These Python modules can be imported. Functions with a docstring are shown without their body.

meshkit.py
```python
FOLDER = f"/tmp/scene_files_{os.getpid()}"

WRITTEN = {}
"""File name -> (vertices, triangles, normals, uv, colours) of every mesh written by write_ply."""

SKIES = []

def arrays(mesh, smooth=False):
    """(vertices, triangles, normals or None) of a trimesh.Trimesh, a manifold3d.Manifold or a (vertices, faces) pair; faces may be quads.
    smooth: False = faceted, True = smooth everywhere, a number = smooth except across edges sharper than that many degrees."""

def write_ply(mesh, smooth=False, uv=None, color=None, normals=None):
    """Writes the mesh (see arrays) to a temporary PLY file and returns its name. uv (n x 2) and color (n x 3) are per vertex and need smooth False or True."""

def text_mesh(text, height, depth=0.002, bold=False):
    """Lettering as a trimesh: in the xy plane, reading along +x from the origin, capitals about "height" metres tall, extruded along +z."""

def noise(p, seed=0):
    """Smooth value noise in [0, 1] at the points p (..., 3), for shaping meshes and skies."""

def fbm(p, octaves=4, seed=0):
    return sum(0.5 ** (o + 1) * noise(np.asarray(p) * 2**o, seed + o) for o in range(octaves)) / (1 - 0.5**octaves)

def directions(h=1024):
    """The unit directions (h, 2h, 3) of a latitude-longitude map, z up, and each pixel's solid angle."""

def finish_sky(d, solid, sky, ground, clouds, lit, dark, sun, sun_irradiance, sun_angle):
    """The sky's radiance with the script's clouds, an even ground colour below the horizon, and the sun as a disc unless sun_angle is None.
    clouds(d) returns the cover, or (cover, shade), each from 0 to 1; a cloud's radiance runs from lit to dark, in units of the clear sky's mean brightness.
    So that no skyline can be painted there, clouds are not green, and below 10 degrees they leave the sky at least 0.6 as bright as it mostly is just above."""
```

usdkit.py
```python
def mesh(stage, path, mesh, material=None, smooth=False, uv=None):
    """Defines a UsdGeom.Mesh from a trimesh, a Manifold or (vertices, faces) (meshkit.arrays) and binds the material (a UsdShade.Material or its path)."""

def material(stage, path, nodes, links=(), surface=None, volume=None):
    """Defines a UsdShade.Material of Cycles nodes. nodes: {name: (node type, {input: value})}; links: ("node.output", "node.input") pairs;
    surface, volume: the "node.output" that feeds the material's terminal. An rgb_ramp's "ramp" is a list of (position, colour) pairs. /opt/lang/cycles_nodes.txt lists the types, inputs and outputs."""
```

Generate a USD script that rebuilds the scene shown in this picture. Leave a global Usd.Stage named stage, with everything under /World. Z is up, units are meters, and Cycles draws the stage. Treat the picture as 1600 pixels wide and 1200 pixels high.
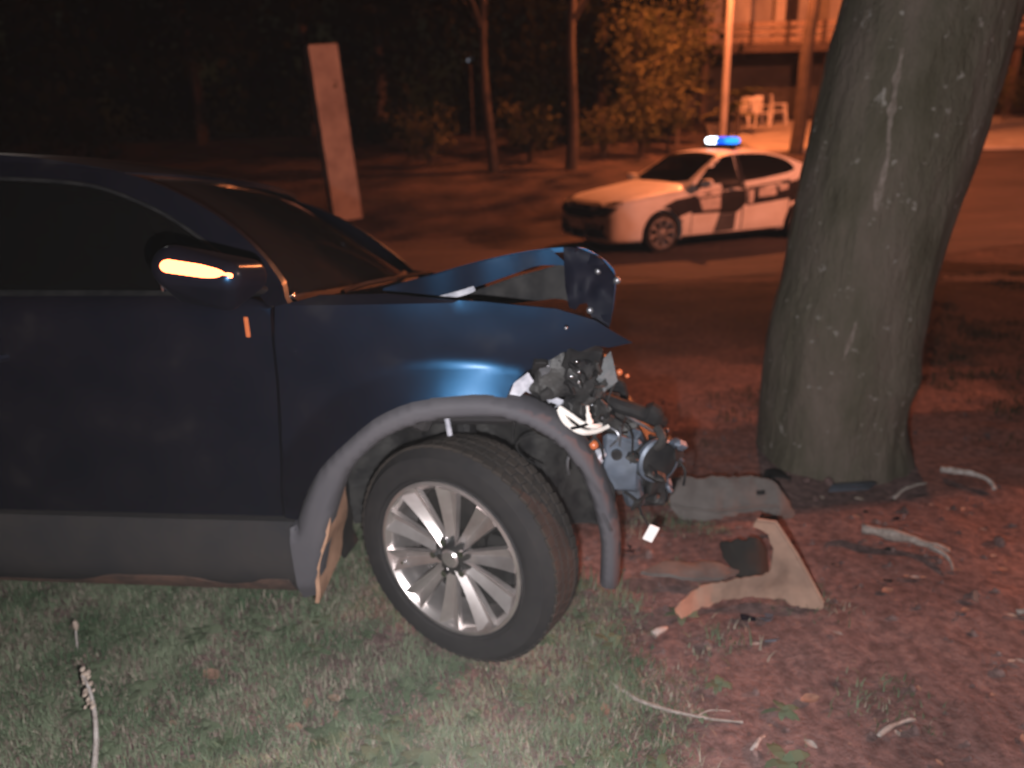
import math
import numpy as np
import trimesh
import manifold3d
import shapely
from shapely.geometry import Polygon, Point
from scipy.spatial import Delaunay
from scipy.interpolate import PchipInterpolator
from pxr import Usd, UsdGeom, UsdLux, UsdShade, Gf, Sdf, Vt
import usdkit
from meshkit import noise, fbm

stage = Usd.Stage.CreateInMemory()
UsdGeom.SetStageUpAxis(stage, "Z")
UsdGeom.SetStageMetersPerUnit(stage, 1.0)
UsdGeom.Xform.Define(stage, "/World")
UsdGeom.Scope.Define(stage, "/World/Looks")
rng = np.random.default_rng(7)

# ------------------------------------------------------------------ camera
PITCH, ROLL, EYE = math.radians(18.5), math.radians(1.5), 1.55
cam = UsdGeom.Camera.Define(stage, "/World/camera")
cam.CreateHorizontalApertureAttr(36.0)
cam.CreateVerticalApertureAttr(27.0)
cam.CreateFocalLengthAttr(27.0)
cam.CreateClippingRangeAttr(Gf.Vec2f(0.05, 2000.0))
cam.CreateFStopAttr(3.0)
cam.CreateFocusDistanceAttr(1.15)
cam.CreateExposureAttr(0.0)
_f = np.array([0, math.cos(PITCH), -math.sin(PITCH)])
_r0 = np.array([1.0, 0, 0])
_u0 = np.cross(_r0, _f)
_r = _r0 * math.cos(ROLL) - _u0 * math.sin(ROLL)
_u = _u0 * math.cos(ROLL) + _r0 * math.sin(ROLL)
UsdGeom.Xformable(cam).AddTransformOp().Set(Gf.Matrix4d(*_r, 0, *_u, 0, *(-_f), 0, 0, 0, EYE, 1))

# ------------------------------------------------------------------ sky, moonlight, lamps
SUN_EL, SUN_ROT = 0.03, 2.6
usdkit.material(stage, "/World/Looks/night_sky", {
    "s": ("sky_texture", {"sky_type": "single_scattering", "sun_disc": False, "sun_elevation": SUN_EL, "sun_rotation": SUN_ROT}),
    "b": ("background_shader", {"strength": 0.0025})}, [("s.color", "b.color")], surface="b.background")
dome = UsdLux.DomeLight.Define(stage, "/World/sky")
dome.CreateIntensityAttr(1.0)
UsdShade.MaterialBindingAPI.Apply(dome.GetPrim()).Bind(UsdShade.Material.Get(stage, "/World/Looks/night_sky"))
dome.GetPrim().SetCustomDataByKey("kind", "structure")
moon = UsdLux.DistantLight.Define(stage, "/World/moonlight")
moon.CreateNormalizeAttr(True)
moon.CreateIntensityAttr(0.004)
moon.CreateAngleAttr(0.5)
moon.CreateColorAttr(Gf.Vec3f(1.0, 0.95, 0.88))
UsdGeom.Xformable(moon).AddRotateZOp().Set(-math.degrees(SUN_ROT) + 180)
UsdGeom.Xformable(moon).AddRotateXOp().Set(-(90 - math.degrees(0.35)))


def sphere_light(name, loc, radius, watts_per_sr, color):
    l = UsdLux.SphereLight.Define(stage, "/World/" + name)
    l.CreateRadiusAttr(radius)
    l.CreateIntensityAttr(watts_per_sr / (math.pi * radius ** 2))
    l.CreateColorAttr(Gf.Vec3f(*color))
    UsdGeom.Xformable(l).AddTranslateOp().Set(Gf.Vec3d(*loc))
    return l


SODIUM = (1.0, 0.29, 0.15)
HAZE = 0.00027
LAMP_A, LAMP_B = (5.2, 19.2, 7.0), (15.2, 5.0, 6.1)
sphere_light("flash_light", (-0.02, 0.16, 1.365), 0.014, 22.0, (1.0, 0.97, 0.98))       # the phone's own flash that lit the photograph
sphere_light("street_lamp_light", LAMP_A, 0.13, 430.0, (1.0, 0.245, 0.075))
sphere_light("street_lamp_light_far", LAMP_B, 0.13, 860.0, SODIUM)

usdkit.material(stage, "/World/Looks/night_air", {"v": ("principled_volume", {"color": (0.92, 0.92, 0.92), "density": HAZE, "anisotropy": 0.0})}, [], volume="v.volume")
# ------------------------------------------------------------------ helpers
_names = {}
LEAN = 0.135


def numbered(parent, name):
    k = _names.get((parent, name), 0)
    _names[(parent, name)] = k + 1
    return f"{parent}/{name}" + (f"_{k:03d}" if k else "")


def look(name):
    return UsdShade.Material.Get(stage, "/World/Looks/" + name)


def obj(name, mesh, material, parent=None, smooth=30, label=None, kind=None):
    parent = str(parent.GetPath()) if parent is not None and not isinstance(parent, str) else (parent or "/World")
    if isinstance(mesh, list):
        mesh = trimesh.util.concatenate([m if isinstance(m, trimesh.Trimesh) else trimesh.Trimesh(*m, process=False) for m in mesh])
    if parent.startswith("/World/crashed_car"):  # the car leans down to its far side on the falling verge
        mesh = trimesh.Trimesh(np.array(mesh.vertices), np.array(mesh.faces), process=False)
        mesh.vertices[:, 2] -= LEAN * np.maximum(mesh.vertices[:, 1] - 0.12, 0)
    p = usdkit.mesh(stage, numbered(parent, name), mesh, look(material), smooth=smooth).GetPrim()
    if label:
        p.SetCustomDataByKey("label", label)
    if kind:
        p.SetCustomDataByKey("kind", kind)
    return p


def tag(p, label, cat, group=None, kind=None):
    p.SetCustomDataByKey("label", label)
    if cat:
        p.SetCustomDataByKey("category", cat)
    if group:
        p.SetCustomDataByKey("group", group)
    if kind:
        p.SetCustomDataByKey("kind", kind)
    return p


def thing(name, label, cat, loc=(0, 0, 0), rotz=0.0, group=None):
    x = UsdGeom.Xform.Define(stage, numbered("/World", name))
    x.AddTranslateOp().Set(Gf.Vec3d(*map(float, loc)))
    x.AddRotateZOp().Set(float(rotz))
    return tag(x.GetPrim(), label, cat, group)


def group_part(name, parent):
    return UsdGeom.Xform.Define(stage, numbered(str(parent.GetPath()), name)).GetPrim()


def structure(name, mesh, material, smooth=30):
    return obj(name, mesh, material, smooth=smooth, kind="structure")


def mat(name, c1, c2=None, rough=0.6, metal=0.0, scale=8.0, detail=4.0, bump=0.0, bscale=40.0, coat=0.0, spec=0.5, lo=0.35, hi=0.65, bdist=0.01):
    n = {"p": ("principled_bsdf", {"roughness": rough, "metallic": metal, "coat_weight": coat, "specular_ior_level": spec, "base_color": c1})}
    l = []
    if c2 is not None or bump:
        n["g"] = ("geometry", {})
    if c2 is not None:
        n["n"] = ("noise_texture", {"scale": scale, "detail": detail, "roughness": 0.6})
        n["r"] = ("rgb_ramp", {"ramp": [(lo, c1), (hi, c2)]})
        l += [("g.position", "n.vector"), ("n.fac", "r.fac"), ("r.color", "p.base_color")]
    if bump:
        n["n2"] = ("noise_texture", {"scale": bscale, "detail": 4.0, "roughness": 0.6})
        n["b"] = ("bump", {"strength": bump, "distance": bdist})
        l += [("g.position", "n2.vector"), ("n2.fac", "b.height"), ("b.normal", "p.normal")]
    return usdkit.material(stage, "/World/Looks/" + name, n, l, surface="p.BSDF")


def emit(name, color, strength):
    return usdkit.material(stage, "/World/Looks/" + name, {"e": ("emission", {"color": color, "strength": strength})}, [], surface="e.emission")


def pane(name, tint, rough=0.04, dust=0.05):
    return usdkit.material(stage, "/World/Looks/" + name, {
        "t": ("transparent_bsdf", {"color": tint}), "g": ("glossy_bsdf", {"color": (0.9, 0.9, 0.9), "roughness": rough}), "d": ("diffuse_bsdf", {"color": (0.4, 0.36, 0.34)}),
        "f": ("fresnel", {"IOR": 1.5}), "m": ("mix_closure", {}), "n": ("mix_closure", {"fac": dust})},
        [("f.fac", "m.fac"), ("t.BSDF", "m.closure1"), ("g.BSDF", "m.closure2"), ("m.closure", "n.closure1"), ("d.BSDF", "n.closure2")], surface="n.closure")


def leafmat(name, c1, c2, scale=3.0):
    return usdkit.material(stage, "/World/Looks/" + name, {
        "g": ("geometry", {}), "n": ("noise_texture", {"scale": scale, "detail": 2.0}),
        "r": ("rgb_ramp", {"ramp": [(0.35, c1), (0.65, c2)]}), "d": ("diffuse_bsdf", {})},
        [("g.position", "n.vector"), ("n.fac", "r.fac"), ("r.color", "d.color")], surface="d.BSDF")


def box(c, e, rot=None, bevel=0.0):
    """chamfered box: centre, extents, optional rotation (ax, ay, az degrees)."""
    e = np.asarray(e, float)
    b = min(bevel, e.min() * 0.45)
    if b > 0:
        pts = []
        for s in np.ndindex(2, 2, 2):
            sg = np.array(s) * 2 - 1
            for k in range(3):
                q = e / 2 - b
                q = q.copy()
                q[k] = e[k] / 2
                pts.append(sg * q)
        m = trimesh.convex.convex_hull(np.array(pts))
    else:
        m = trimesh.creation.box(extents=e)
    if rot is not None:
        for k, ax in enumerate(np.eye(3)):
            if rot[k]:
                m.apply_transform(trimesh.transformations.rotation_matrix(math.radians(rot[k]), ax))
    m.apply_translation(c)
    return m


def tube(pts, rad, n=8, caps=True):
    pts = np.asarray(pts, float)
    rad = np.broadcast_to(np.asarray(rad, float), len(pts))
    t = np.gradient(pts, axis=0)
    t /= np.linalg.norm(t, axis=1, keepdims=True) + 1e-12
    a = np.cross(t[0], [0, 0, 1.0])
    if np.linalg.norm(a) < 1e-3:
        a = np.cross(t[0], [1.0, 0, 0])
    ang = np.arange(n) * 2 * np.pi / n
    V = []
    for p, tt, r in zip(pts, t, rad):
        a = a - tt * (a @ tt)
        a /= np.linalg.norm(a)
        b = np.cross(tt, a)
        V.append(p + r * (np.cos(ang)[:, None] * a + np.sin(ang)[:, None] * b))
    V = np.concatenate(V)
    F = []
    for i in range(len(pts) - 1):
        for j in range(n):
            k = (j + 1) % n
            F += [[i * n + j, i * n + k, (i + 1) * n + k], [i * n + j, (i + 1) * n + k, (i + 1) * n + j]]
    if caps:
        c0, c1 = len(V), len(V) + 1
        V = np.vstack([V, pts[0], pts[-1]])
        m = (len(pts) - 1) * n
        for j in range(n):
            k = (j + 1) % n
            F += [[c0, k, j], [c1, m + j, m + k]]
    return trimesh.Trimesh(V, F, process=False)


def spl(pts, n=8):
    """smooth curve through points"""
    pts = np.asarray(pts, float)
    d = np.r_[0, np.cumsum(np.linalg.norm(np.diff(pts, axis=0), axis=1))]
    s = np.linspace(0, d[-1], (len(pts) - 1) * n + 1)
    return np.stack([PchipInterpolator(d, pts[:, k])(s) for k in range(pts.shape[1])], 1)


def lathe(profile, n=48):
    """profile (r, y): revolve about the Y axis; closed profile"""
    pr = np.asarray(profile, float)
    ang = np.arange(n) * 2 * np.pi / n
    V = np.stack([pr[:, 0][:, None] * np.cos(ang), np.repeat(pr[:, 1][:, None], n, 1), pr[:, 0][:, None] * np.sin(ang)], -1).reshape(-1, 3)
    F = []
    m = len(pr)
    for i in range(m):
        i2 = (i + 1) % m
        for j in range(n):
            k = (j + 1) % n
            F += [[i * n + j, i2 * n + j, i2 * n + k], [i * n + j, i2 * n + k, i * n + k]]
    return trimesh.Trimesh(V, F, process=False)


def tri2d(poly, step):
    """points and triangles of a shapely polygon"""
    pts = []
    rings = [poly.exterior] + list(poly.interiors)
    for rg in rings:
        L = rg.length
        n = max(3, int(math.ceil(L / step)))
        co = np.array(rg.coords)
        pts += [co[:-1]]
        pts += [np.array([rg.interpolate(t).coords[0] for t in np.arange(n) * L / n])]
    x0, y0, x1, y1 = poly.bounds
    gx, gy = np.meshgrid(np.arange(x0 + step / 2, x1, step), np.arange(y0 + step / 2, y1, step))
    gx = gx + (np.arange(gx.shape[0]) % 2)[:, None] * step * 0.5
    g = np.stack([gx.ravel(), gy.ravel()], 1)
    inner = poly.buffer(-step * 0.35)
    if not inner.is_empty and len(g):
        pts.append(g[shapely.contains_xy(inner, g[:, 0], g[:, 1])])
    p = np.concatenate(pts)
    _, u = np.unique(np.round(p / (step * 0.02)).astype(int), axis=0, return_index=True)
    p = p[np.sort(u)]
    t = Delaunay(p).simplices
    c = p[t].mean(1)
    t = t[shapely.contains_xy(poly.buffer(1e-6), c[:, 0], c[:, 1])]
    a = p[t]
    area = (a[:, 1, 0] - a[:, 0, 0]) * (a[:, 2, 1] - a[:, 0, 1]) - (a[:, 1, 1] - a[:, 0, 1]) * (a[:, 2, 0] - a[:, 0, 0])
    t = t[np.abs(area) > 1e-9]
    area = area[np.abs(area) > 1e-9]
    t[area < 0] = t[area < 0][:, ::-1]
    return p, t


def panel(poly, fn, step=0.03, thick=0.01, inward=(0, 1, 0)):
    """closed sheet: polygon in (a, b) mapped by fn to 3-D, with a back side moved along inward"""
    if not isinstance(poly, shapely.geometry.base.BaseGeometry):
        poly = Polygon(poly)
    poly = poly.buffer(0)
    ms = []
    for g in getattr(poly, "geoms", [poly]):
        p, t = tri2d(g, step)
        A = fn(p[:, 0], p[:, 1])
        nrm = np.cross(A[t[:, 1]] - A[t[:, 0]], A[t[:, 2]] - A[t[:, 0]]).sum(0)
        inw = np.asarray(inward, float)
        if nrm @ inw > 0:
            t = t[:, ::-1]
        B = A + inw * thick
        n = len(p)
        e = np.concatenate([t[:, [0, 1]], t[:, [1, 2]], t[:, [2, 0]]])
        es = {(a, b) for a, b in e}
        bd = [(a, b) for a, b in es if (b, a) not in es]
        side = []
        for a, b in bd:
            side += [[a, a + n, b + n], [a, b + n, b]]
        ms.append(trimesh.Trimesh(np.vstack([A, B]), np.vstack([t, t[:, ::-1] + n, np.array(side)]), process=False))
    return trimesh.util.concatenate(ms)


def hit(mesh, O, D):
    """first hit of rays O + t D (D one direction) with a mesh: t or nan"""
    tri = mesh.vertices[mesh.faces]
    v0, e1, e2 = tri[:, 0], tri[:, 1] - tri[:, 0], tri[:, 2] - tri[:, 0]
    h = np.cross(D, e2)
    a = (e1 * h).sum(1)
    ok = np.abs(a) > 1e-12
    f = np.where(ok, 1 / np.where(ok, a, 1), 0)
    out = np.full(len(O), np.nan)
    for i, o in enumerate(O):
        s = o - v0
        u = f * (s * h).sum(1)
        q = np.cross(s, e1)
        v = f * (q @ D)
        t = f * (e2 * q).sum(1)
        m = ok & (u >= -1e-6) & (v >= -1e-6) & (u + v <= 1 + 1e-6) & (t > 1e-6)
        if m.any():
            out[i] = t[m].min()
    return out


def decal(mesh, poly, axes, D, proud=0.004, thick=0.012, step=0.06):
    """sheet lying on the mesh: polygon in two axes projected along D"""
    D = np.asarray(D, float)
    k = [i for i in range(3) if i not in axes][0]

    def fn(a, b):
        O = np.zeros((len(a), 3))
        O[:, axes[0]], O[:, axes[1]] = a, b
        O[:, k] = -D[k] * 6
        t = hit(mesh, O, D)
        if np.isnan(t).any():
            t = np.where(np.isnan(t), np.nanmax(t), t)
        return O + D * (t - proud)[:, None]
    return panel(poly, fn, step, thick, D)


def sst(a, b, x):
    t = np.clip((np.asarray(x, float) - a) / (b - a), 0, 1)
    return t * t * (3 - 2 * t)


def rot2(p, a):
    c, s = math.cos(a), math.sin(a)
    return np.stack([p[..., 0] * c - p[..., 1] * s, p[..., 0] * s + p[..., 1] * c], -1)


def warp(m, amp, freq, seed=0):
    m = m.copy()
    v = m.vertices
    o = np.stack([fbm(v * freq + 17.3 * k, 3, seed + k) - 0.5 for k in range(3)], 1)
    m.vertices = v + o * 2 * amp
    return m


def leaf_cloud(centres, size, seed, droop=0.3, aspect=0.5):
    """many bent leaf blades (4 triangles each) in one mesh"""
    r = np.random.default_rng(seed)
    n = len(centres)
    d = r.normal(size=(n, 3))
    d[:, 2] = d[:, 2] * 0.6 - droop
    d /= np.linalg.norm(d, axis=1, keepdims=True)
    s = np.cross(d, r.normal(size=(n, 3)))
    s /= np.linalg.norm(s, axis=1, keepdims=True)
    u = np.cross(s, d)
    L = (size * r.uniform(0.6, 1.4, n))[:, None]
    W = L * aspect * 0.5
    c = np.asarray(centres)
    P = np.stack([c, c + d * L * 0.5 + s * W + u * L * 0.06, c + d * L * 0.5 - s * W + u * L * 0.06, c + d * L - u * L * 0.1, c + d * L * 0.5], 1)
    F = np.array([[0, 4, 1], [0, 2, 4], [1, 4, 3], [4, 2, 3]])
    return trimesh.Trimesh(P.reshape(-1, 3), (F[None] + 5 * np.arange(n)[:, None, None]).reshape(-1, 3), process=False)


def blobs(centre, radii, n, k, seed):
    """k leaf clumps inside an ellipsoid, n points in all"""
    r = np.random.default_rng(seed)
    d = r.normal(size=(k, 3))
    d /= np.linalg.norm(d, axis=1, keepdims=True)
    cc = np.asarray(centre) + d * (r.uniform(0.25, 1, (k, 1)) ** 0.5) * np.asarray(radii)
    i = r.integers(0, k, n)
    sz = r.uniform(0.16, 0.34, k)[i][:, None] * np.asarray(radii)
    q = r.normal(size=(n, 3)) * 0.62
    return cc[i] + q * sz


# ------------------------------------------------------------------ materials
mat("red_dirt", (0.135, 0.052, 0.042), (0.085, 0.036, 0.029))
usdkit.material(stage, "/World/Looks/blue_paint", {
    "g": ("geometry", {}), "n": ("noise_texture", {"scale": 6.0, "detail": 4.0}), "r": ("rgb_ramp", {"ramp": [(0.3, (0.004, 0.0035, 0.006)), (0.6, (0.007, 0.0055, 0.008)), (0.72, (0.013, 0.011, 0.012))]}),
    "d": ("diffuse_bsdf", {}), "m": ("glossy_bsdf", {"color": (0.0022, 0.0128, 0.0278), "roughness": 0.355}), "a": ("add_closure", {}),
    "c": ("glossy_bsdf", {"color": (0.8, 0.8, 0.8), "roughness": 0.22}), "f": ("fresnel", {"IOR": 1.12}), "x": ("mix_closure", {})},
    [("g.position", "n.vector"), ("n.fac", "r.fac"), ("r.color", "d.color"), ("d.BSDF", "a.closure1"), ("m.BSDF", "a.closure2"), ("f.fac", "x.fac"), ("a.closure", "x.closure1"), ("c.BSDF", "x.closure2")], surface="x.closure")
mat("blue_inside", (0.003, 0.004, 0.009), (0.006, 0.006, 0.011), spec=0.08, rough=0.6, scale=14)
mat("grey_cladding", (0.058, 0.056, 0.064), (0.068, 0.064, 0.071), rough=0.75, scale=4, bump=0.08, bscale=300, bdist=0.002, spec=0.3)
mat("dusty_cladding", (0.018, 0.0175, 0.020), (0.030, 0.026, 0.025), rough=0.85, scale=4, bump=0.15, bscale=200, bdist=0.002, spec=0.25)
mat("patrol_glass_black", (0.006, 0.006, 0.006), None, rough=0.12)
mat("black_plastic", (0.009, 0.009, 0.010), (0.020, 0.019, 0.019), rough=0.65, scale=20, spec=0.1)
mat("liner_plastic", (0.016, 0.015, 0.0145), (0.028, 0.023, 0.020), rough=0.9, scale=9, spec=0.2)
mat("muddy_liner", (0.40, 0.235, 0.155), (0.26, 0.15, 0.10), rough=0.9, scale=14, spec=0.2)
mat("tyre_rubber", (0.015, 0.014, 0.015), (0.021, 0.019, 0.019), rough=0.85, scale=14, spec=0.25)
mat("tread_rubber", (0.020, 0.018, 0.0165), (0.036, 0.029, 0.025), rough=0.95, scale=10, spec=0.15)
mat("alloy", (0.72, 0.67, 0.66), (0.52, 0.47, 0.455), rough=0.28, metal=0.85, scale=9)
mat("alloy_dark", (0.018, 0.018, 0.018), (0.034, 0.031, 0.029), rough=0.5, metal=0.4, scale=12)
mat("chrome", (0.8, 0.8, 0.82), None, rough=0.14, metal=1.0)
mat("steel", (0.30, 0.31, 0.34), (0.19, 0.19, 0.20), rough=0.42, metal=0.8, scale=18)
mat("panel_steel", (0.095, 0.115, 0.15), (0.05, 0.06, 0.075), rough=0.5, metal=0.35, scale=9)
mat("bare_bracket", (0.60, 0.60, 0.66), (0.30, 0.31, 0.36), rough=0.4, metal=0.3, scale=25)
mat("engine_black", (0.008, 0.008, 0.009), (0.030, 0.029, 0.028), spec=0.3, rough=0.5, scale=16, bump=0.4, bscale=40)
mat("amber_plastic", (0.42, 0.11, 0.04), None, rough=0.3)
mat("white_tag_paper", (0.78, 0.74, 0.72), (0.7, 0.66, 0.64), rough=0.7, scale=30)
mat("sill_mud", (0.14, 0.082, 0.064), (0.075, 0.052, 0.045), rough=0.95, scale=18, spec=0.15)
mat("clear_lens", (0.10, 0.105, 0.11), None, rough=0.08, spec=0.8)
mat("interior_cloth", (0.03, 0.028, 0.028), (0.05, 0.046, 0.045), rough=0.9, scale=30)
pane("car_glass", (0.16, 0.15, 0.15), dust=0.008)
pane("screen_glass", (0.42, 0.42, 0.42), dust=0.018)
emit("indicator_glow", (1.0, 0.15, 0.055), 11.0)
emit("beacon_white", (0.86, 0.93, 1.0), 7.0)
emit("beacon_blue", (0.010, 0.10, 1.0), 2.2)
emit("beacon_cyan", (0.02, 0.24, 1.0), 2.6)
emit("sodium_glow", SODIUM, 14.0)
emit("distant_glow", (0.75, 0.82, 1.0), 0.35)
mat("white_paint", (0.72, 0.71, 0.70), (0.62, 0.59, 0.56), rough=0.5, spec=0.25, coat=0.08, scale=3)
mat("navy_livery", (0.012, 0.011, 0.014), (0.020, 0.018, 0.021), rough=0.7, spec=0.15, scale=4)
mat("grey_livery", (0.075, 0.075, 0.08), (0.05, 0.05, 0.055), rough=0.6, spec=0.2, scale=4)
mat("decal_white", (0.55, 0.50, 0.48), (0.42, 0.38, 0.36), rough=0.55, scale=12)
mat("patrol_black", (0.009, 0.009, 0.010), (0.016, 0.015, 0.015), rough=0.7, spec=0.15, scale=8)
mat("patrol_rim", (0.30, 0.29, 0.29), (0.20, 0.19, 0.185), rough=0.5, metal=0.4, scale=20)
mat("plate_white", (0.92, 0.90, 0.90), (0.75, 0.72, 0.72), rough=0.4, scale=18)
mat("concrete_post", (0.42, 0.36, 0.33), (0.24, 0.20, 0.19), rough=0.9, scale=2.2, bump=0.4, bscale=22, lo=0.40, hi=0.72)
mat("pole_concrete", (0.46, 0.40, 0.36), (0.33, 0.29, 0.26), rough=0.85, scale=3, bump=0.3, bscale=20)
mat("patio_concrete", (0.42, 0.38, 0.34), (0.30, 0.26, 0.23), rough=0.9, scale=1.2, bump=0.3, bscale=12)
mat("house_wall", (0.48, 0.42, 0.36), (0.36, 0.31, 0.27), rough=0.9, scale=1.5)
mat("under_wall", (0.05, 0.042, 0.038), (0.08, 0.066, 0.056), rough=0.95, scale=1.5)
mat("wood_plank", (0.36, 0.27, 0.20), (0.24, 0.17, 0.12), rough=0.8, scale=6)
mat("wood_dark", (0.10, 0.07, 0.05), (0.06, 0.042, 0.03), rough=0.85, scale=6)
mat("plastic_white", (0.70, 0.66, 0.62), (0.6, 0.56, 0.52), rough=0.5, scale=4)
mat("dark_bark", (0.060, 0.046, 0.038), (0.032, 0.026, 0.021), rough=0.95, scale=6, bump=0.6, bscale=20, bdist=0.02)
mat("pale_streak", (0.215, 0.178, 0.155), (0.115, 0.092, 0.072), rough=0.95, scale=24, bump=0.6, bscale=60)
mat("stick_bark", (0.30, 0.255, 0.23), (0.16, 0.13, 0.115), rough=0.9, scale=60)
mat("pale_stick", (0.42, 0.38, 0.36), (0.22, 0.18, 0.16), rough=0.9, scale=50)
mat("grey_shell", (0.13, 0.115, 0.108), (0.085, 0.07, 0.065), rough=0.8, scale=8, bump=0.3, bscale=60)
mat("tan_shell", (0.30, 0.185, 0.135), (0.19, 0.12, 0.09), rough=0.85, scale=7, bump=0.3, bscale=60)
mat("dead_leaf", (0.27, 0.155, 0.11), (0.15, 0.085, 0.062), rough=0.8, scale=40)
mat("pale_leaf", (0.42, 0.34, 0.28), (0.24, 0.18, 0.145), rough=0.8, scale=40)
leafmat("weed_green", (0.058, 0.080, 0.046), (0.11, 0.13, 0.085), 6.0)
mat("blade_dry", (0.27, 0.24, 0.185), (0.15, 0.125, 0.10), rough=0.8, scale=20)
leafmat("blade_green", (0.062, 0.098, 0.056), (0.15, 0.178, 0.118), 4.0)
leafmat("blade_dark", (0.026, 0.032, 0.016), (0.05, 0.048, 0.026), 2.0)
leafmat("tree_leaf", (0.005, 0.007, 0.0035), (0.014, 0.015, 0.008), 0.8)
leafmat("shrub_leaf", (0.035, 0.040, 0.016), (0.10, 0.092, 0.040), 1.1)
# ground: red earth with humus, pale grit and green-brown turf tones in irregular patches
usdkit.material(stage, "/World/Looks/earth", {
    "g": ("geometry", {}), "n1": ("noise_texture", {"scale": 2.3, "detail": 6.0, "roughness": 0.62}), "n2": ("noise_texture", {"scale": 26.0, "detail": 5.0, "roughness": 0.65}),
    "r1": ("rgb_ramp", {"ramp": [(0.32, (0.125, 0.081, 0.077)), (0.52, (0.180, 0.114, 0.107)), (0.72, (0.240, 0.155, 0.143))]}),
    "r2": ("rgb_ramp", {"ramp": [(0.36, (0.55, 0.55, 0.55)), (0.55, (1.0, 1.0, 1.0)), (0.75, (1.5, 1.45, 1.4))]}),
    "s": ("separate_xyz", {}), "n4": ("noise_texture", {"scale": 0.55, "detail": 4.0}), "ad": ("math", {"math_type": "multiply_add", "value2": 5.0}),
    "mr": ("map_range", {"from_min": 6.3, "from_max": 8.6, "to_min": 0.0, "to_max": 1.0, "clamp": True}),
    "r4": ("rgb_ramp", {"ramp": [(0.3, (0.034, 0.028, 0.026)), (0.5, (0.060, 0.046, 0.042)), (0.7, (0.095, 0.068, 0.060))]}), "n5": ("noise_texture", {"scale": 1.4, "detail": 5.0}),
    "x": ("mix", {}),
    "m": ("mix", {"mix_type": "multiply", "fac": 1.0}), "n3": ("noise_texture", {"scale": 70.0, "detail": 5.0, "roughness": 0.7}),
    "b": ("bump", {"strength": 0.8, "distance": 0.018}), "p": ("principled_bsdf", {"roughness": 0.95, "specular_ior_level": 0.15})},
    [("g.position", "n1.vector"), ("g.position", "n2.vector"), ("g.position", "n3.vector"), ("g.position", "n4.vector"), ("g.position", "n5.vector"), ("g.position", "s.vector"), ("n4.fac", "ad.value1"), ("s.y", "ad.value3"), ("ad.value", "mr.value"), ("mr.result", "x.fac"),
     ("n1.fac", "r1.fac"), ("n2.fac", "r2.fac"), ("n5.fac", "r4.fac"), ("r1.color", "x.color1"), ("r4.color", "x.color2"),
     ("x.color", "m.color1"), ("r2.color", "m.color2"), ("m.color", "p.base_color"), ("n3.fac", "b.height"), ("b.normal", "p.normal")], surface="p.BSDF")
usdkit.material(stage, "/World/Looks/road_dirt", {
    "g": ("geometry", {}), "mp": ("mapping", {"scale": (0.35, 1.4, 1.0)}), "n1": ("noise_texture", {"scale": 1.1, "detail": 6.0, "roughness": 0.6}), "n2": ("noise_texture", {"scale": 22.0, "detail": 4.0}),
    "r1": ("rgb_ramp", {"ramp": [(0.34, (0.050, 0.041, 0.040)), (0.55, (0.070, 0.056, 0.054)), (0.72, (0.095, 0.074, 0.070))]}),
    "b": ("bump", {"strength": 0.5, "distance": 0.02}), "p": ("principled_bsdf", {"roughness": 0.9, "specular_ior_level": 0.2})},
    [("g.position", "mp.vector"), ("mp.vector", "n1.vector"), ("g.position", "n2.vector"), ("n1.fac", "r1.fac"), ("r1.color", "p.base_color"), ("n2.fac", "b.height"), ("b.normal", "p.normal")], surface="p.BSDF")
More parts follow.
